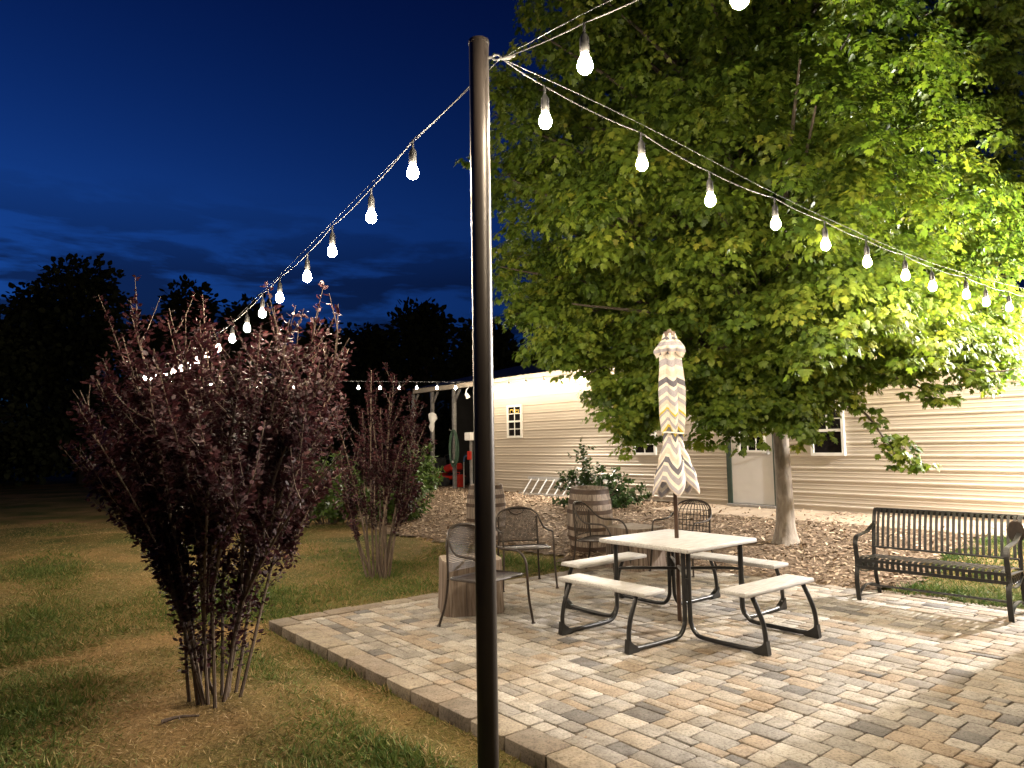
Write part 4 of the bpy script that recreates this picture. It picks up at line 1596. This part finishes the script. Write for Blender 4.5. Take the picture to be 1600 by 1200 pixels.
# ------------------------------------------------------------------ barrels
def barrel(label, loc, tilt, rz, seed):
    r = np.random.default_rng(seed)
    t = thing('wine_barrel', label, 'barrel', loc, rz, 'old wine barrels on the mulch')
    t.rotation_euler = (tilt[0], tilt[1], rz)
    Hb, rb, re = 0.93, 0.335, 0.268
    def rad(z):
        q = (z / Hb) * 2 - 1
        return re + (rb - re) * (1 - q * q)
    ns = 26
    V, S, L, T = [], [], [], []
    zs = np.linspace(0, Hb, 12)
    vi = 0
    for k in range(ns):
        tint = r.random(); off = r.normal(0, 0.002)
        aa = np.linspace(2 * PI * k / ns + 0.006, 2 * PI * (k + 1) / ns - 0.006, 4)
        for z in zs:
            for a_ in aa:
                rr = rad(z) + off
                V.append((rr * math.cos(a_), rr * math.sin(a_), z))
        for i in range(len(zs) - 1):
            for j in range(3):
                L += [vi + i * 4 + j, vi + i * 4 + j + 1, vi + i * 4 + 5 + j, vi + i * 4 + 4 + j]; S.append(4)
        # stave rim
        b = len(V)
        for a_ in aa: V.append(((re - 0.028) * math.cos(a_), (re - 0.028) * math.sin(a_), Hb))
        for a_ in aa: V.append(((re - 0.028) * math.cos(a_), (re - 0.028) * math.sin(a_), Hb - 0.06))
        lastrow = vi + (len(zs) - 1) * 4
        for j in range(3):
            L += [lastrow + j, lastrow + j + 1, b + j + 1, b + j]; S.append(4)
            L += [b + j, b + j + 1, b + 5 + j, b + 4 + j]; S.append(4)
        cnt = len(V) - vi
        T += [tint] * cnt
        vi = len(V)
    np_mesh('staves', np.array(V), S, L, M['stave'], t, {'tint': np.array(T)}, False)
    MB().lathe([(rad(z) - .008, z) for z in np.linspace(0.01, Hb - .05, 8)], 26).build('liner', M['dark'], t, True)
    o = np_mesh('head', np.array([((re - .03) * math.cos(a_), (re - .03) * math.sin(a_), Hb - 0.045) for a_ in np.linspace(0, 2 * PI, 33)[:-1]]), [32], list(range(32)), M['stave'], t, {'tint': np.full(32, .5)})
    for (z0, z1) in ((0.02, 0.09), (0.17, 0.235), (0.32, 0.375), (0.56, 0.62), (0.70, 0.765), (0.85, 0.915)):
        m = MB()
        m.lathe([(rad(z0) + .001, z0), (rad(z0) + .006, z0 + .002), (rad((z0 + z1) / 2) + .006, (z0 + z1) / 2), (rad(z1) + .006, z1 - .002), (rad(z1) + .001, z1)], 40, cap=False)
        m.build('hoop', M['hoop'], t, True)
    return t


p = gnd(760, 842, 0.02)
barrel('weathered wine barrel standing upright behind the bronze pole', (p.x, p.y, float(hgt(p.x, p.y)) + .015), (0, 0), 0.4, 3)
p = gnd(922, 860, 0.02)
barrel('weathered wine barrel with rusty hoops leaning a little in front of the rose bush', (p.x, p.y, float(hgt(p.x, p.y)) + .005), (0.03, -0.035), 1.1, 4)


# ------------------------------------------------------------------ maple tree
def build_maple():
    tb = gnd(1229, 856, 0.10)
    bx, by = tb.x, tb.y
    bz = float(hgt(bx, by)) - 0.02
    t = thing('maple_tree', 'large leafy maple with a pale trunk lit green by the string lights', 'tree', (bx, by, bz))
    # trunk
    m = MB()
    zz = [0, 0.05, 0.14, 0.3, 0.6, 1.0, 1.5, 2.0, 2.5, 3.0, 3.6, 4.3, 5.0, 5.6]
    rr = [0.21, 0.185, 0.155, 0.13, 0.118, 0.110, 0.105, 0.102, 0.098, 0.095, 0.08, 0.06, 0.04, 0.015]
    pts = [(-0.035 * z * 0.6 + 0.03 * math.sin(z * 1.3), 0.02 * math.sin(z), z) for z in zz]
    m.tube(smooth_path(pts, 3), [rr[min(i // 3, len(rr) - 1)] + (rr[min(i // 3 + 1, len(rr) - 1)] - rr[min(i // 3, len(rr) - 1)]) * (i % 3) / 3 for i in range(3 * (len(pts) - 1) + 1)], 20)
    vv = []
    for (x, y, z) in m.v:
        a_ = math.atan2(y, x)
        k = 1 + (0.14 * math.sin(3 * a_ + 1) + 0.09 * math.sin(5 * a_)) * max(0, 1 - z / 0.35)
        vv.append((x * k, y * k, z))
    m.v = vv
    limbs = MB()
    r = np.random.default_rng(21)

    def rmax(z, az):
        """crown radius at height z (above base)"""
        pts = [(1.35, 1.2), (1.7, 2.4), (2.3, 3.2), (3.2, 3.75), (4.4, 3.95), (6.0, 4.0), (7.4, 3.75), (8.6, 3.0), (9.6, 1.9), (10.3, 0.5)]
        if z <= pts[0][0]: return 0.9
        for (a0, r0), (a1, r1) in zip(pts[:-1], pts[1:]):
            if z <= a1:
                return r0 + (r1 - r0) * (z - a0) / (a1 - a0)
        return 0.4
    def bulge(az, z):
        g = math.exp(-((((az + 0.0 + PI) % (2 * PI)) - PI - 0.15) / 0.75) ** 2)
        return 1 + 0.24 * g * (2.6 < z < 8.6)
    boughs = []
    nb = 150
    for i in range(nb):
        z = 2.55 + 7.35 * ((i + 0.5) / nb)
        az = i * 2.399963 + r.normal(0, 0.25)
        R = rmax(z, az) * r.uniform(0.82, 1.06) * bulge(az, z)
        qx, qy = bx + R * math.cos(az), by + R * math.sin(az)
        sd = dirB.x * (qy - PD) - dirB.y * (qx - PBX)
        if sd < 0.7:
            R *= max(0.15, 1 - (0.7 - sd) / max(0.1, 2.87 - sd))
        # extra reach to viewer's left and droop at right
        boughs.append((az, z, R))
    C, OUT, W = [], [], []
    SM = {}
    for (az, z, R) in boughs:
        d = np.array([math.cos(az), math.sin(az), 0])
        z0 = max(2.35, z - R * r.uniform(0.25, 0.6))
        tip = np.array([d[0] * R, d[1] * R, z])
        st = np.array([-.02, 0, z0])
        mid = st * 0.45 + tip * 0.55 + np.array([0, 0, 0.22 * R * 0.35])
        path = smooth_path([st, mid, tip], 6)
        limbs.tube(path, [0.045 * (1 - k / (len(path))) * (0.6 + R / 8) + 0.006 for k in range(len(path))], 6)
        P = np.array([tuple(p) for p in path])
        nc = int(10 + R * 4.2)
        for k in range(nc):
            q = 1 - abs(r.normal(0, 0.36)); q = min(1, max(0.22, q))
            p = P[min(len(P) - 1, int(q * (len(P) - 1)))] + r.normal(0, 1, 3) * np.array([0.34, 0.34, 0.26]) * (0.5 + 0.5 * q)
            C.append(p); OUT.append(d * 0.8 + np.array([0, 0, 0.25]) + r.normal(0, 0.3, 3)); W.append(q)
    # fill: clumps spread over the crown's outer shell
    for i in range(900):
        z = r.uniform(2.2, 9.9); az = r.uniform(0, 2 * PI)
        R = bulge(az, z) * rmax(z, az) * (1 - abs(r.normal(0, 0.16))) * (1 + 0.10 * math.sin(az * 3 + z * 1.9) + 0.07 * math.sin(az * 7 - z * 3.1))
        d = np.array([math.cos(az), math.sin(az), 0])
        C.append(d * R + np.array([0, 0, z])); OUT.append(d + np.array([0, 0, 0.2])); W.append(0.9)

    def px_clump(px, py, y, n, spread=0.2):
        for k in range(n):
            p = at(px, py, y)
            p = np.array([p.x - bx, p.y - by, p.z - bz]) + r.normal(0, spread, 3)
            d = np.array([p[0], p[1], 0]); d /= np.linalg.norm(d) + 1e-6
            C.append(p); OUT.append(d); W.append(1.0)
    # prune the skirt to the height the tree really carries its lowest leaves at
    UND = [(300, 480), (770, 480), (850, 550), (900, 585), (930, 618), (1000, 640), (1040, 628), (1100, 628), (1130, 640), (1200, 650), (1245, 648), (1270, 615), (1320, 600), (1345, 608), (1400, 606), (1440, 598), (1480, 588), (1530, 568), (1600, 552), (1750, 530), (2600, 480)]
    ux = np.array([u[0] for u in UND]); uy = np.array([u[1] for u in UND])
    Ca = np.array(C); Mi = np.array(MCAM.inverted())
    Q = (Ca + np.array([bx, by, bz - H])) @ Mi.T
    PX = 800 + F * Q[:, 0] / -Q[:, 2]; PY = 600 - F * Q[:, 1] / -Q[:, 2]
    keep = PY < np.interp(PX, ux, uy) + r.normal(0, 10, len(PX))
    C = [c for c, k in zip(C, keep) if k]; OUT = [c for c, k in zip(OUT, keep) if k]; W = [c for c, k in zip(W, keep) if k]

    # hanging sprays that give the lower outline its shape
    def spray(pts, y, n, spread):
        # a drooping branch with leaves along it
        P3 = [at(px, py, y) - Vector((bx, by, bz)) for px, py in pts]
        path = smooth_path(P3, 6)
        limbs.tube(path, [0.016 * (1 - k / len(path)) + 0.004 for k in range(len(path))], 5)
        for k in range(n):
            p = np.array(tuple(path[r.integers(1, len(path))])) + r.normal(0, spread, 3)
            d = np.array([p[0], p[1], 0]); d /= np.linalg.norm(d) + 1e-6
            SM[len(C)] = 1; C.append(p); OUT.append(d); W.append(1.0)
    spray([(1290, 610), (1350, 645), (1385, 690), (1410, 715), (1437, 735)], 8.6, 46, 0.07)
    spray([(1300, 560), (1400, 590), (1455, 615), (1478, 622)], 8.4, 40, 0.10)
    spray([(1400, 540), (1500, 575), (1560, 580), (1592, 575)], 8.2, 70, 0.13)
    spray([(1010, 600), (985, 650), (965, 675)], 8.8, 36, 0.10)
    spray([(1060, 590), (1020, 650), (1000, 695)], 8.9, 36, 0.10)
    spray([(1200, 600), (1165, 660), (1135, 690)], 8.7, 34, 0.12)
    spray([(1240, 600), (1250, 660), (1262, 688)], 8.6, 30, 0.10)
    spray([(1010, 540), (950, 570), (905, 590)], 8.8, 46, 0.12)
    spray([(960, 500), (880, 540), (850, 560)], 9.2, 50, 0.14)
    spray([(900, 440), (830, 480), (795, 495)], 9.4, 50, 0.13)
    spray([(900, 380), (820, 400), (782, 420)], 9.4, 50, 0.14)
    spray([(900, 230), (820, 265), (778, 275)], 9.4, 40, 0.14)
    spray([(900, 140), (820, 140), (774, 135)], 9.4, 40, 0.12)
    spray([(1000, 300), (850, 290), (745, 235)], 9.6, 40, 0.12)
    # hero clumps toward the viewer
    for (px, py) in ((1170, 140), (1100, 180), (920, 300), (960, 330), (1050, 290), (1350, 250), (1300, 330), (1440, 330), (1480, 420), (1260, 470), (1130, 460), (1010, 470), (940, 430), (1380, 480), (1520, 500), (1560, 330), (1330, 170), (1250, 520), (1080, 560)):
        px_clump(px, py, 6.9 + r.uniform(-.15, .4), 14, 0.22)
    for k in range(900):
        z = r.uniform(2.1, 4.6); az = r.uniform(0, 2 * PI)
        R = rmax(z, az) * r.uniform(0.12, 0.9)
        d = np.array([math.cos(az), math.sin(az), 0])
        p = d * R + np.array([0, 0, z + 0.25])
        q = (p + np.array([bx, by, bz - H])) @ Mi.T
        if q[1] / q[2] * F + 600 > np.interp(800 + F * q[0] / -q[2], ux, uy): continue
        C.append(p); OUT.append(d * .5 + np.array([0, 0, -.2])); W.append(1.0)
    for k in range(800):
        z = r.uniform(4.2, 9.6); az = r.uniform(0, 2 * PI)
        d = np.array([math.cos(az), math.sin(az), 0])
        C.append(d * rmax(z, az) * r.uniform(0.05, 0.7) + np.array([0, 0, z])); OUT.append(d * .6); W.append(1.0)
    for (x0, x1, y0, y1, cnt) in ((1090, 1262, 590, 664, 46), (1268, 1345, 570, 622, 16), (1380, 1590, 530, 578, 26), (940, 1040, 600, 655, 16), (860, 930, 520, 580, 10)):
        for k in range(cnt):
            px_clump(r.uniform(x0, x1), r.uniform(y0, y1), r.uniform(8.3, 9.4), 4, 0.12)
    for k in range(95):
        px_clump(r.uniform(1470, 1680), r.uniform(-40, 545), r.uniform(9.0, 11.2), 4, 0.25)
    C = np.array(C); OUT = np.array(OUT); W = np.array(W)
    small = np.zeros(len(C), bool); small[list(SM)] = True
    # keep leaves off the wall and out from in front of the strings
    wx = C[:, 0] + bx; wy = C[:, 1] + by; wz = C[:, 2] + bz
    pd = (wx - W0.x) * WN.x + (wy - W0.y) * WN.y
    ok = (pd > 0.45) | (wz > EAVE + 0.6 + 0.25 * np.maximum(-pd, 0))
    # nothing grows into the umbrella or through the light string
    du = np.hypot(wx - TC.x, wy - TC.y)
    ok &= ~((wz < 3.4) & ((du < 1.0) | ((wy < TC.y + 0.6) & (np.abs(wx - TC.x - 0.1) < 1.2))))
    side = dirB.x * (wy - PD) - dirB.y * (wx - PBX)
    ok &= (side > 0.42)
    C, OUT, small = C[ok], OUT[ok], small[ok]
    nl = 60
    n = len(C) * nl
    cr_ = np.repeat(np.where(small, r.uniform(0.05, 0.11, len(C)), r.uniform(0.13, 0.27, len(C))), nl)[:, None]
    v = rand_unit(n)
    v[:, 2] = np.where(v[:, 2] < -0.35, -v[:, 2] * 0.6, v[:, 2])
    v = v + np.repeat(OUT, nl, 0) * 0.35
    v /= np.linalg.norm(v, axis=1, keepdims=True)
    P = np.repeat(C, nl, 0) + v * cr_ * r.uniform(0.55, 1.1, (n, 1)) * np.array([1.1, 1.1, 0.75])
    O = np.repeat(OUT, nl, 0)
    O /= np.linalg.norm(O, axis=1, keepdims=True)
    D = v * 0.6 + rand_unit(n) * 0.38 + np.array([0, 0, -0.72])
    Nn = v * 0.85 + O * 0.25 + rand_unit(n) * 0.30 + np.array([0, 0, 0.25])
    ct = np.repeat(np.clip(r.beta(2.2, 2.6, len(C)), 0, 1), nl)
    tint = np.clip(ct * 0.75 + r.normal(0.08, 0.14, n), 0, 1)
    size = r.uniform(0.034, 0.086, n)
    kk = ~(np.repeat(small, nl) & (np.tile(np.arange(nl), len(C)) > 15))
    P, D, Nn, tint, size = P[kk], D[kk], Nn[kk], tint[kk], size[kk]
    n = len(P)
    # keep the crown behind string B's plane a little clear
    m.v += []
    tr = m.build('trunk', M['bark'], t, True)
    lb = limbs.build('limbs', M['limb'], tr, True)
    cards('crown', P, D, Nn, size, MAPLE, tint, M['maple'], t, 0.3, wid=1.05)
    print('maple leaves', n)
    return t


build_maple()


# ------------------------------------------------------------------ shrubs
def shrub(name, label, cat, base, stems, mat, leaf_size, per_stem, seed, group=None, spike=True, shape=OVAL, jitter=0.05, stem_r=0.014, low=0.25, base_r=0.12, bark='twig', twigs=5, tw_len=0.34, droop=0.0, spread=0.42, limit=None, nmain=99):
    mains = []
    """stems: list of tip offsets (x,y,z) relative to base"""
    r = np.random.default_rng(seed)
    t = thing(name, label, cat, base, 0, group)
    sm = MB()
    P, D, Nn, T = [], [], [], []

    def leaves_on(path, n, q0, wide):
        Pn = np.array([tuple(p) for p in path])
        for k in range(n):
            q = q0 + (1 - q0) * r.random() ** 0.8
            f = q * (len(Pn) - 1); i = min(len(Pn) - 2, int(f)); p = Pn[i] + (Pn[i + 1] - Pn[i]) * (f - i)
            tg = Pn[i + 1] - Pn[i]; tg /= np.linalg.norm(tg) + 1e-9
            d = r.normal(0, 1, 3); d -= tg * d.dot(tg); d /= np.linalg.norm(d) + 1e-9
            P.append(p + d * wide * r.random() + r.normal(0, 0.006, 3))
            D.append(d * 0.85 + tg * 0.55 + np.array([0, 0, -droop]) + r.normal(0, 0.25, 3))
            Nn.append(tg * 0.7 - d * 0.3 + r.normal(0, 0.4, 3))
            T.append(q)
    for (tx, ty, tz) in stems:
        a_ = math.atan2(ty, tx) + r.normal(0, .3)
        b0 = np.array([math.cos(a_) * base_r * r.uniform(.3, 1), math.sin(a_) * base_r * r.uniform(.3, 1), 0])
        tip = np.array([tx, ty, tz])
        if mains and len(mains) >= nmain:
            bp_, bd = None, 9
            for mp_ in mains:
                e = mp_[-1]; dd = (e.x - tx) ** 2 + (e.y - ty) ** 2 + 0.1 * r.random()
                if dd < bd: bp_, bd = mp_, dd
            st_ = bp_[int(len(bp_) * r.uniform(0.22, 0.5))]
            b0 = np.array(tuple(st_))
            mid = b0 * 0.45 + tip * 0.55 + r.normal(0, jitter, 3) + np.array([0, 0, 0.05])
            mid[:2] *= 0.92
        else:
          mid = b0 * 0.6 + tip * np.array([spread, spread, 0.5]) + r.normal(0, jitter, 3)
        path = smooth_path([b0, mid, tip], 9)
        if len(mains) < nmain: mains.append(path)
        n = len(path)
        sm.tube(path, [stem_r * (1 - 0.8 * k / n) for k in range(n)], 6)
        leaves_on(path, int(per_stem * 0.35), low, 0.03)
        if nmain < 99 and len(mains) <= nmain and path is mains[-1]: leaves_on(path, int(per_stem * 0.9), 0.1, 0.06)
        Pn = np.array([tuple(p) for p in path])
        for k in range(twigs):
            q = r.uniform(max(low, 0.25), 0.95)
            p = Pn[int(q * (n - 1))]
            out = np.array([p[0], p[1], 0]); out /= np.linalg.norm(out) + 1e-6
            d = out * r.uniform(0.0, 0.6) + r.normal(0, 0.4, 3) * np.array([1, 1, .4]) + np.array([0, 0, 0.9 if spike else 0.25])
            d /= np.linalg.norm(d)
            L = tw_len * r.uniform(0.5, 1.25)
            tp = smooth_path([p, p + d * L * .5 + r.normal(0, .015, 3), p + d * L + np.array([0, 0, L * .12])], 4)
            sm.tube(tp, [0.005 * (1 - .7 * i / len(tp)) for i in range(len(tp))], 5)
            leaves_on(tp, int(per_stem * 0.65 / twigs), 0.1, 0.012)
    sm.build('stems', M[bark], t, True)
    if limit:
        PP = np.array(P)
        rr_ = np.hypot(PP[:, 0], PP[:, 1]) * r.uniform(0.85, 1.15, len(PP))
        kp = rr_ < np.interp(PP[:, 2], [a for a, b in limit], [b for a, b in limit])
        kp &= r.random(len(PP)) < np.interp(PP[:, 2], [0.1, 0.3, 0.6, 1.1, 1.8, 2.15, 2.5], [0.2, 0.5, 0.65, 1.0, 0.95, 0.6, 0.5])
        P = [p for p, k in zip(P, kp) if k]; D = [p for p, k in zip(D, kp) if k]; Nn = [p for p, k in zip(Nn, kp) if k]; T = [p for p, k in zip(T, kp) if k]
    n = len(P)
    T = np.array(T)
    tint = np.clip(r.beta(2, 3, n) * 0.8 + 0.25 * (T > 0.8) * r.random(n), 0, 1)
    cards('foliage', np.array(P), np.array(D), np.array(Nn), r.uniform(.7, 1.25, n) * leaf_size, shape, tint, M[mat], t, 0.28)
    return t


r = np.random.default_rng(8)
BS = Vector((SHRUB.x, SHRUB.y, float(hgt(SHRUB.x, SHRUB.y)) - 0.02))
dS = BS.y
tips = []
# silhouette tips from the photograph, spread through the shrub's depth
for (px, py) in ((120, 640), (150, 590), (190, 520), (205, 492), (240, 545), (262, 500), (312, 500), (330, 545), (395, 545), (405, 520), (450, 515), (470, 540), (505, 520), (545, 545), (540, 620),
                 (110, 700), (160, 560), (285, 560), (370, 570), (430, 560), (300, 620), (220, 620), (480, 600), (510, 660), (350, 620), (140, 660), (420, 650), (250, 690), (330, 700), (470, 700),
                 (150, 750), (540, 700), (200, 760), (510, 760), (460, 880), (270, 800), (430, 800), (100, 720), (400, 740), (350, 760), (125, 610), (535, 580), (500, 560), (230, 580), (180, 640), (203, 468), (264, 482), (318, 480), (452, 500), (503, 503), (546, 528), (172, 505), (408, 505)):
    y = dS + r.normal(0, 0.42)
    p = at(max(px, 125), py, y)
    tips.append((p.x - BS.x, y - dS, p.z - BS.z))
shrub('purple_shrub', 'large dark purple leaved shrub with many bare stems on the lawn', 'shrub', BS, tips, 'purple', 0.037, 700, 31, 'purple leaved shrubs on the lawn', twigs=10, tw_len=0.33, low=0.22, base_r=0.17, stem_r=0.012, nmain=17, spread=0.33,
      limit=[(0.15, 0.2), (0.3, 0.27), (0.55, 0.36), (0.87, 0.50), (1.2, 0.78), (1.4, 1.0), (1.8, 1.05), (2.7, 1.0)])
B2 = gnd(590, 900, -0.04)
B2 = Vector((B2.x, B2.y, float(hgt(B2.x, B2.y)) - .02))
tips = []
for (px, py) in ((535, 640), (560, 610), (580, 578), (612, 582), (640, 620), (662, 660), (655, 700), (530, 700), (600, 640), (570, 680), (630, 690), (620, 740), (545, 760), (650, 760), (590, 720), (605, 610), (565, 640), (640, 660)):
    p = at(px, py, B2.y)
    tips.append((p.x - B2.x, r.normal(0, 0.35), p.z - B2.z))
shrub('purple_shrub', 'smaller purple leaved shrub standing farther back beside the mulch bed', 'shrub', B2, tips, 'purple', 0.042, 560, 32, 'purple leaved shrubs on the lawn', twigs=7, tw_len=0.4, low=0.42, base_r=0.15, stem_r=0.018)


def dome_tips(n, w, d, h, seed, lean=(0, 0)):
    r2 = np.random.default_rng(seed)
    o = []
    for i in range(n):
        a_ = r2.uniform(0, 2 * PI); q = math.sqrt(r2.random())
        o.append((math.cos(a_) * q * w / 2 + lean[0], math.sin(a_) * q * d / 2 + lean[1], h * (1 - 0.6 * q * q) * r2.uniform(0.7, 1.05)))
    return o


for (px, py, w, h, label, sd) in ((512, 812, 2.3, 1.75, 'broad bright green shrub low behind the small purple shrub', 41), (655, 800, 1.3, 1.7, 'upright green leafy shrub at the corner of the open bay', 42),
                                  (618, 812, 1.5, 0.95, 'low green shrub at the front left edge of the mulch', 43)):
    p = gnd(px, py, 0.06)
    if px == 655: p = gnd(650, 790, 0.12)
    p = Vector((p.x, p.y, float(hgt(p.x, p.y)) - .02))
    shrub('green_shrub', label, 'shrub', p, dome_tips(34, w, w * .8, h, sd), 'green_leaf', 0.12, 150, sd, 'green shrubs at the left edge of the mulch', spike=False, shape=LANCE, twigs=5, tw_len=.3, low=0.2, droop=0.35, base_r=.2)

p = gnd(935, 806, 0.10)
p = Vector((p.x, p.y, float(hgt(p.x, p.y)) - .02))
tips = []
for (px, py) in ((905, 685), (912, 700), (925, 715), (935, 722), (898, 730), (915, 735), (940, 735), (880, 745), (872, 760), (868, 790), (895, 770), (960, 745), (975, 740), (990, 752), (1005, 762), (1015, 772), (985, 780), (965, 770), (1000, 785), (955, 790), (930, 760), (905, 760), (890, 790), (975, 800), (880, 810), (908, 710), (918, 750), (950, 760), (1010, 768), (870, 735)):
    q = at(px, py, p.y)
    tips.append((q.x - p.x, r.normal(0, 0.3), max(.1, q.z - p.z)))
shrub('rose_bush', 'dark green arching rose bush growing behind the leaning barrel', 'shrub', p, tips, 'rose_leaf', 0.075, 150, 51, None, spike=False, twigs=6, tw_len=.26, low=0.25, droop=0.2, base_r=.15, stem_r=.008)


# ------------------------------------------------------------------ background trees
def bg_tree(px, top_py, dist, width_px, label, seed, base_frac=0.12):
    r2 = np.random.default_rng(seed)
    top = at(px, top_py, dist)
    x, y = top.x, dist
    gz = float(hgt(x, y))
    h = top.z - gz
    w = 1.45 * width_px / F * dist
    t = thing('background_tree', label, 'tree', (x, y, gz), 0, 'dark trees behind the garden')
    tr = MB(); tr.tube([(0, 0, 0), (0.1, 0, h * .3), (0, 0, h * .6), (0, 0, h * .9)], [0.28, 0.22, 0.14, 0.04], 8)
    nl = int(9000)
    lobes = []
    for i in range(26):
        a_ = r2.uniform(0, 2 * PI); q = math.sqrt(r2.random()); zq = r2.uniform(0.1, 0.93)
        rad = w / 2 * (math.sin(min(1, zq * 1.25 + 0.12) * PI) * 0.55 + 0.45) * 0.82
        if zq > 0.75: rad *= (1 - zq) / 0.25 * 0.8 + 0.2
        lobes.append((math.cos(a_) * q * rad, math.sin(a_) * q * rad * .8, h * zq, r2.uniform(0.10, 0.2) * w + .35))
    lobes.append((0, 0, h * .9, 0.12 * w + .2))
    for (lx, ly, lz, lr) in lobes[:12]:
        tr.tube([(0, 0, lz * .6), (lx * .5, ly * .5, lz * .85), (lx, ly, lz)], [0.08, 0.05, 0.02], 5)
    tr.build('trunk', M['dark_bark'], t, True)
    idx = r2.integers(0, len(lobes), nl)
    LB = np.array(lobes)[idx]
    v = r2.normal(size=(nl, 3)); v /= np.linalg.norm(v, axis=1, keepdims=True)
    rad = LB[:, 3] * r2.random(nl) ** 0.5
    P = LB[:, :3] + v * rad[:, None] * np.array([1, 1, .85])
    P[:, 2] = np.maximum(P[:, 2], 0.1)
    D = v + r2.normal(0, .6, (nl, 3)); Nn = r2.normal(size=(nl, 3)) + np.array([0, 0, .6])
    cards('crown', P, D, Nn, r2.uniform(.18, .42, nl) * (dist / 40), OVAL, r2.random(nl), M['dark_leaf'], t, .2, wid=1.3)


for i, (px, py, dist, w, lab) in enumerate((
        (-60, 470, 34, 260, 'dark tree at the left edge of the photo, partly cut off'),
        (60, 452, 38, 170, 'dark tree between the cut off tree and the tall rounded tree'),
        (140, 416, 36, 190, 'tallest dark rounded tree above the left end of the lawn'),
        (235, 500, 42, 150, 'low dark tree between the tallest tree and the pointed one'),
        (305, 452, 44, 120, 'dark tree rising behind the top of the large purple shrub'),
        (395, 482, 48, 150, 'dark tree behind the bulbs over the large purple shrub'),
        (500, 528, 46, 150, 'low dark tree above the gap between the purple shrubs'),
        (580, 520, 50, 120, 'low dark tree left of the broad tree behind the bay'),
        (665, 486, 46, 160, 'broad dark tree just left of the bronze pole'),
        (760, 505, 44, 120, 'dark tree directly behind the bronze pole'),
        (850, 560, 52, 140, 'low dark tree beyond the roof of the metal building'))):
    bg_tree(px, py, dist, w, lab, 100 + i)

# ------------------------------------------------------------------ unseen building corner added right of the view to cast the corner shade
hc = Vector((4.31, 5.74, 0))
pth = thing('shade_house', 'unseen pale sided building corner added outside the picture to shade the patio', 'shade_house', hc, math.atan2(E1.y, E1.x))
m = MB(); m.box((3.6, 0.9, 1.8), (7.2, 1.8, 3.8)); m.build('wall', M['shade_house'], pth)
m = MB(); m.add([(0.0, -0.15, 3.703), (7.4, -0.15, 3.703), (7.4, 1.8, 3.703), (0.0, 1.8, 3.703), (0.0, .9, 4.2), (7.4, .9, 4.2)], [(0, 1, 5, 4), (2, 3, 4, 5), (0, 4, 3), (1, 2, 5), (0, 3, 2, 1)]); m.build('roof', M['roof'], pth)

# dry leaf litter on the pavers
def litter():
    n = 150
    a = rng.uniform(0.1, 8.0, n); b = rng.uniform(0.1, 4.9, n)
    P = np.array([tuple(pat(x, y, 0.006 + 0.004 * rng.random())) for x, y in zip(a, b)])
    D = rand_unit(n); D[:, 2] *= .12
    Nn = rand_unit(n) * .25; Nn[:, 2] += 1
    o = cards('leaf_litter', P, D, Nn, rng.uniform(.012, .035, n), OVAL, rng.random(n) * .5, M['chip'], None, .5)
    tag(o, 'tiny bits of dry leaf scattered over the patio pavers', 'leaf litter', kind='stuff')


litter()

# fallen twig by the shrub
p = gnd(252, 1133, -0.05)
o = MB()
o.tube(smooth_path([(0, 0, 0.02), (0.08, 0.05, 0.03), (0.19, 0.09, 0.022)], 4), [0.012, 0.012, 0.011, 0.01, 0.009, 0.009, 0.008, 0.007, 0.006], 7)
o.tube([(0.08, 0.05, 0.03), (0.11, 0.0, 0.035)], 0.005, 5)
o = o.build('stick', M['twig'])
o.location = (p.x, p.y, float(hgt(p.x, p.y)))
tag(o, 'short pale broken stick on the dry ground by the large purple shrub', 'stick')

# ------------------------------------------------------------------ render look
SC.view_settings.view_transform = 'Standard'
SC.view_settings.look = 'None'
SC.view_settings.gamma = 1
SC.view_settings.use_curve_mapping = False
SC.view_settings.exposure = 1.0
SC.render.engine = 'CYCLES'
SC.cycles.use_denoising = True
SC.cycles.max_bounces = 6
SC.cycles.diffuse_bounces = 3
SC.cycles.transparent_max_bounces = 8
SC.cycles.sample_clamp_indirect = 4.0
SC.cycles.sample_clamp_direct = 0
SC.cycles.use_light_tree = True
SC.cycles.caustics_reflective = False
SC.cycles.caustics_refractive = False
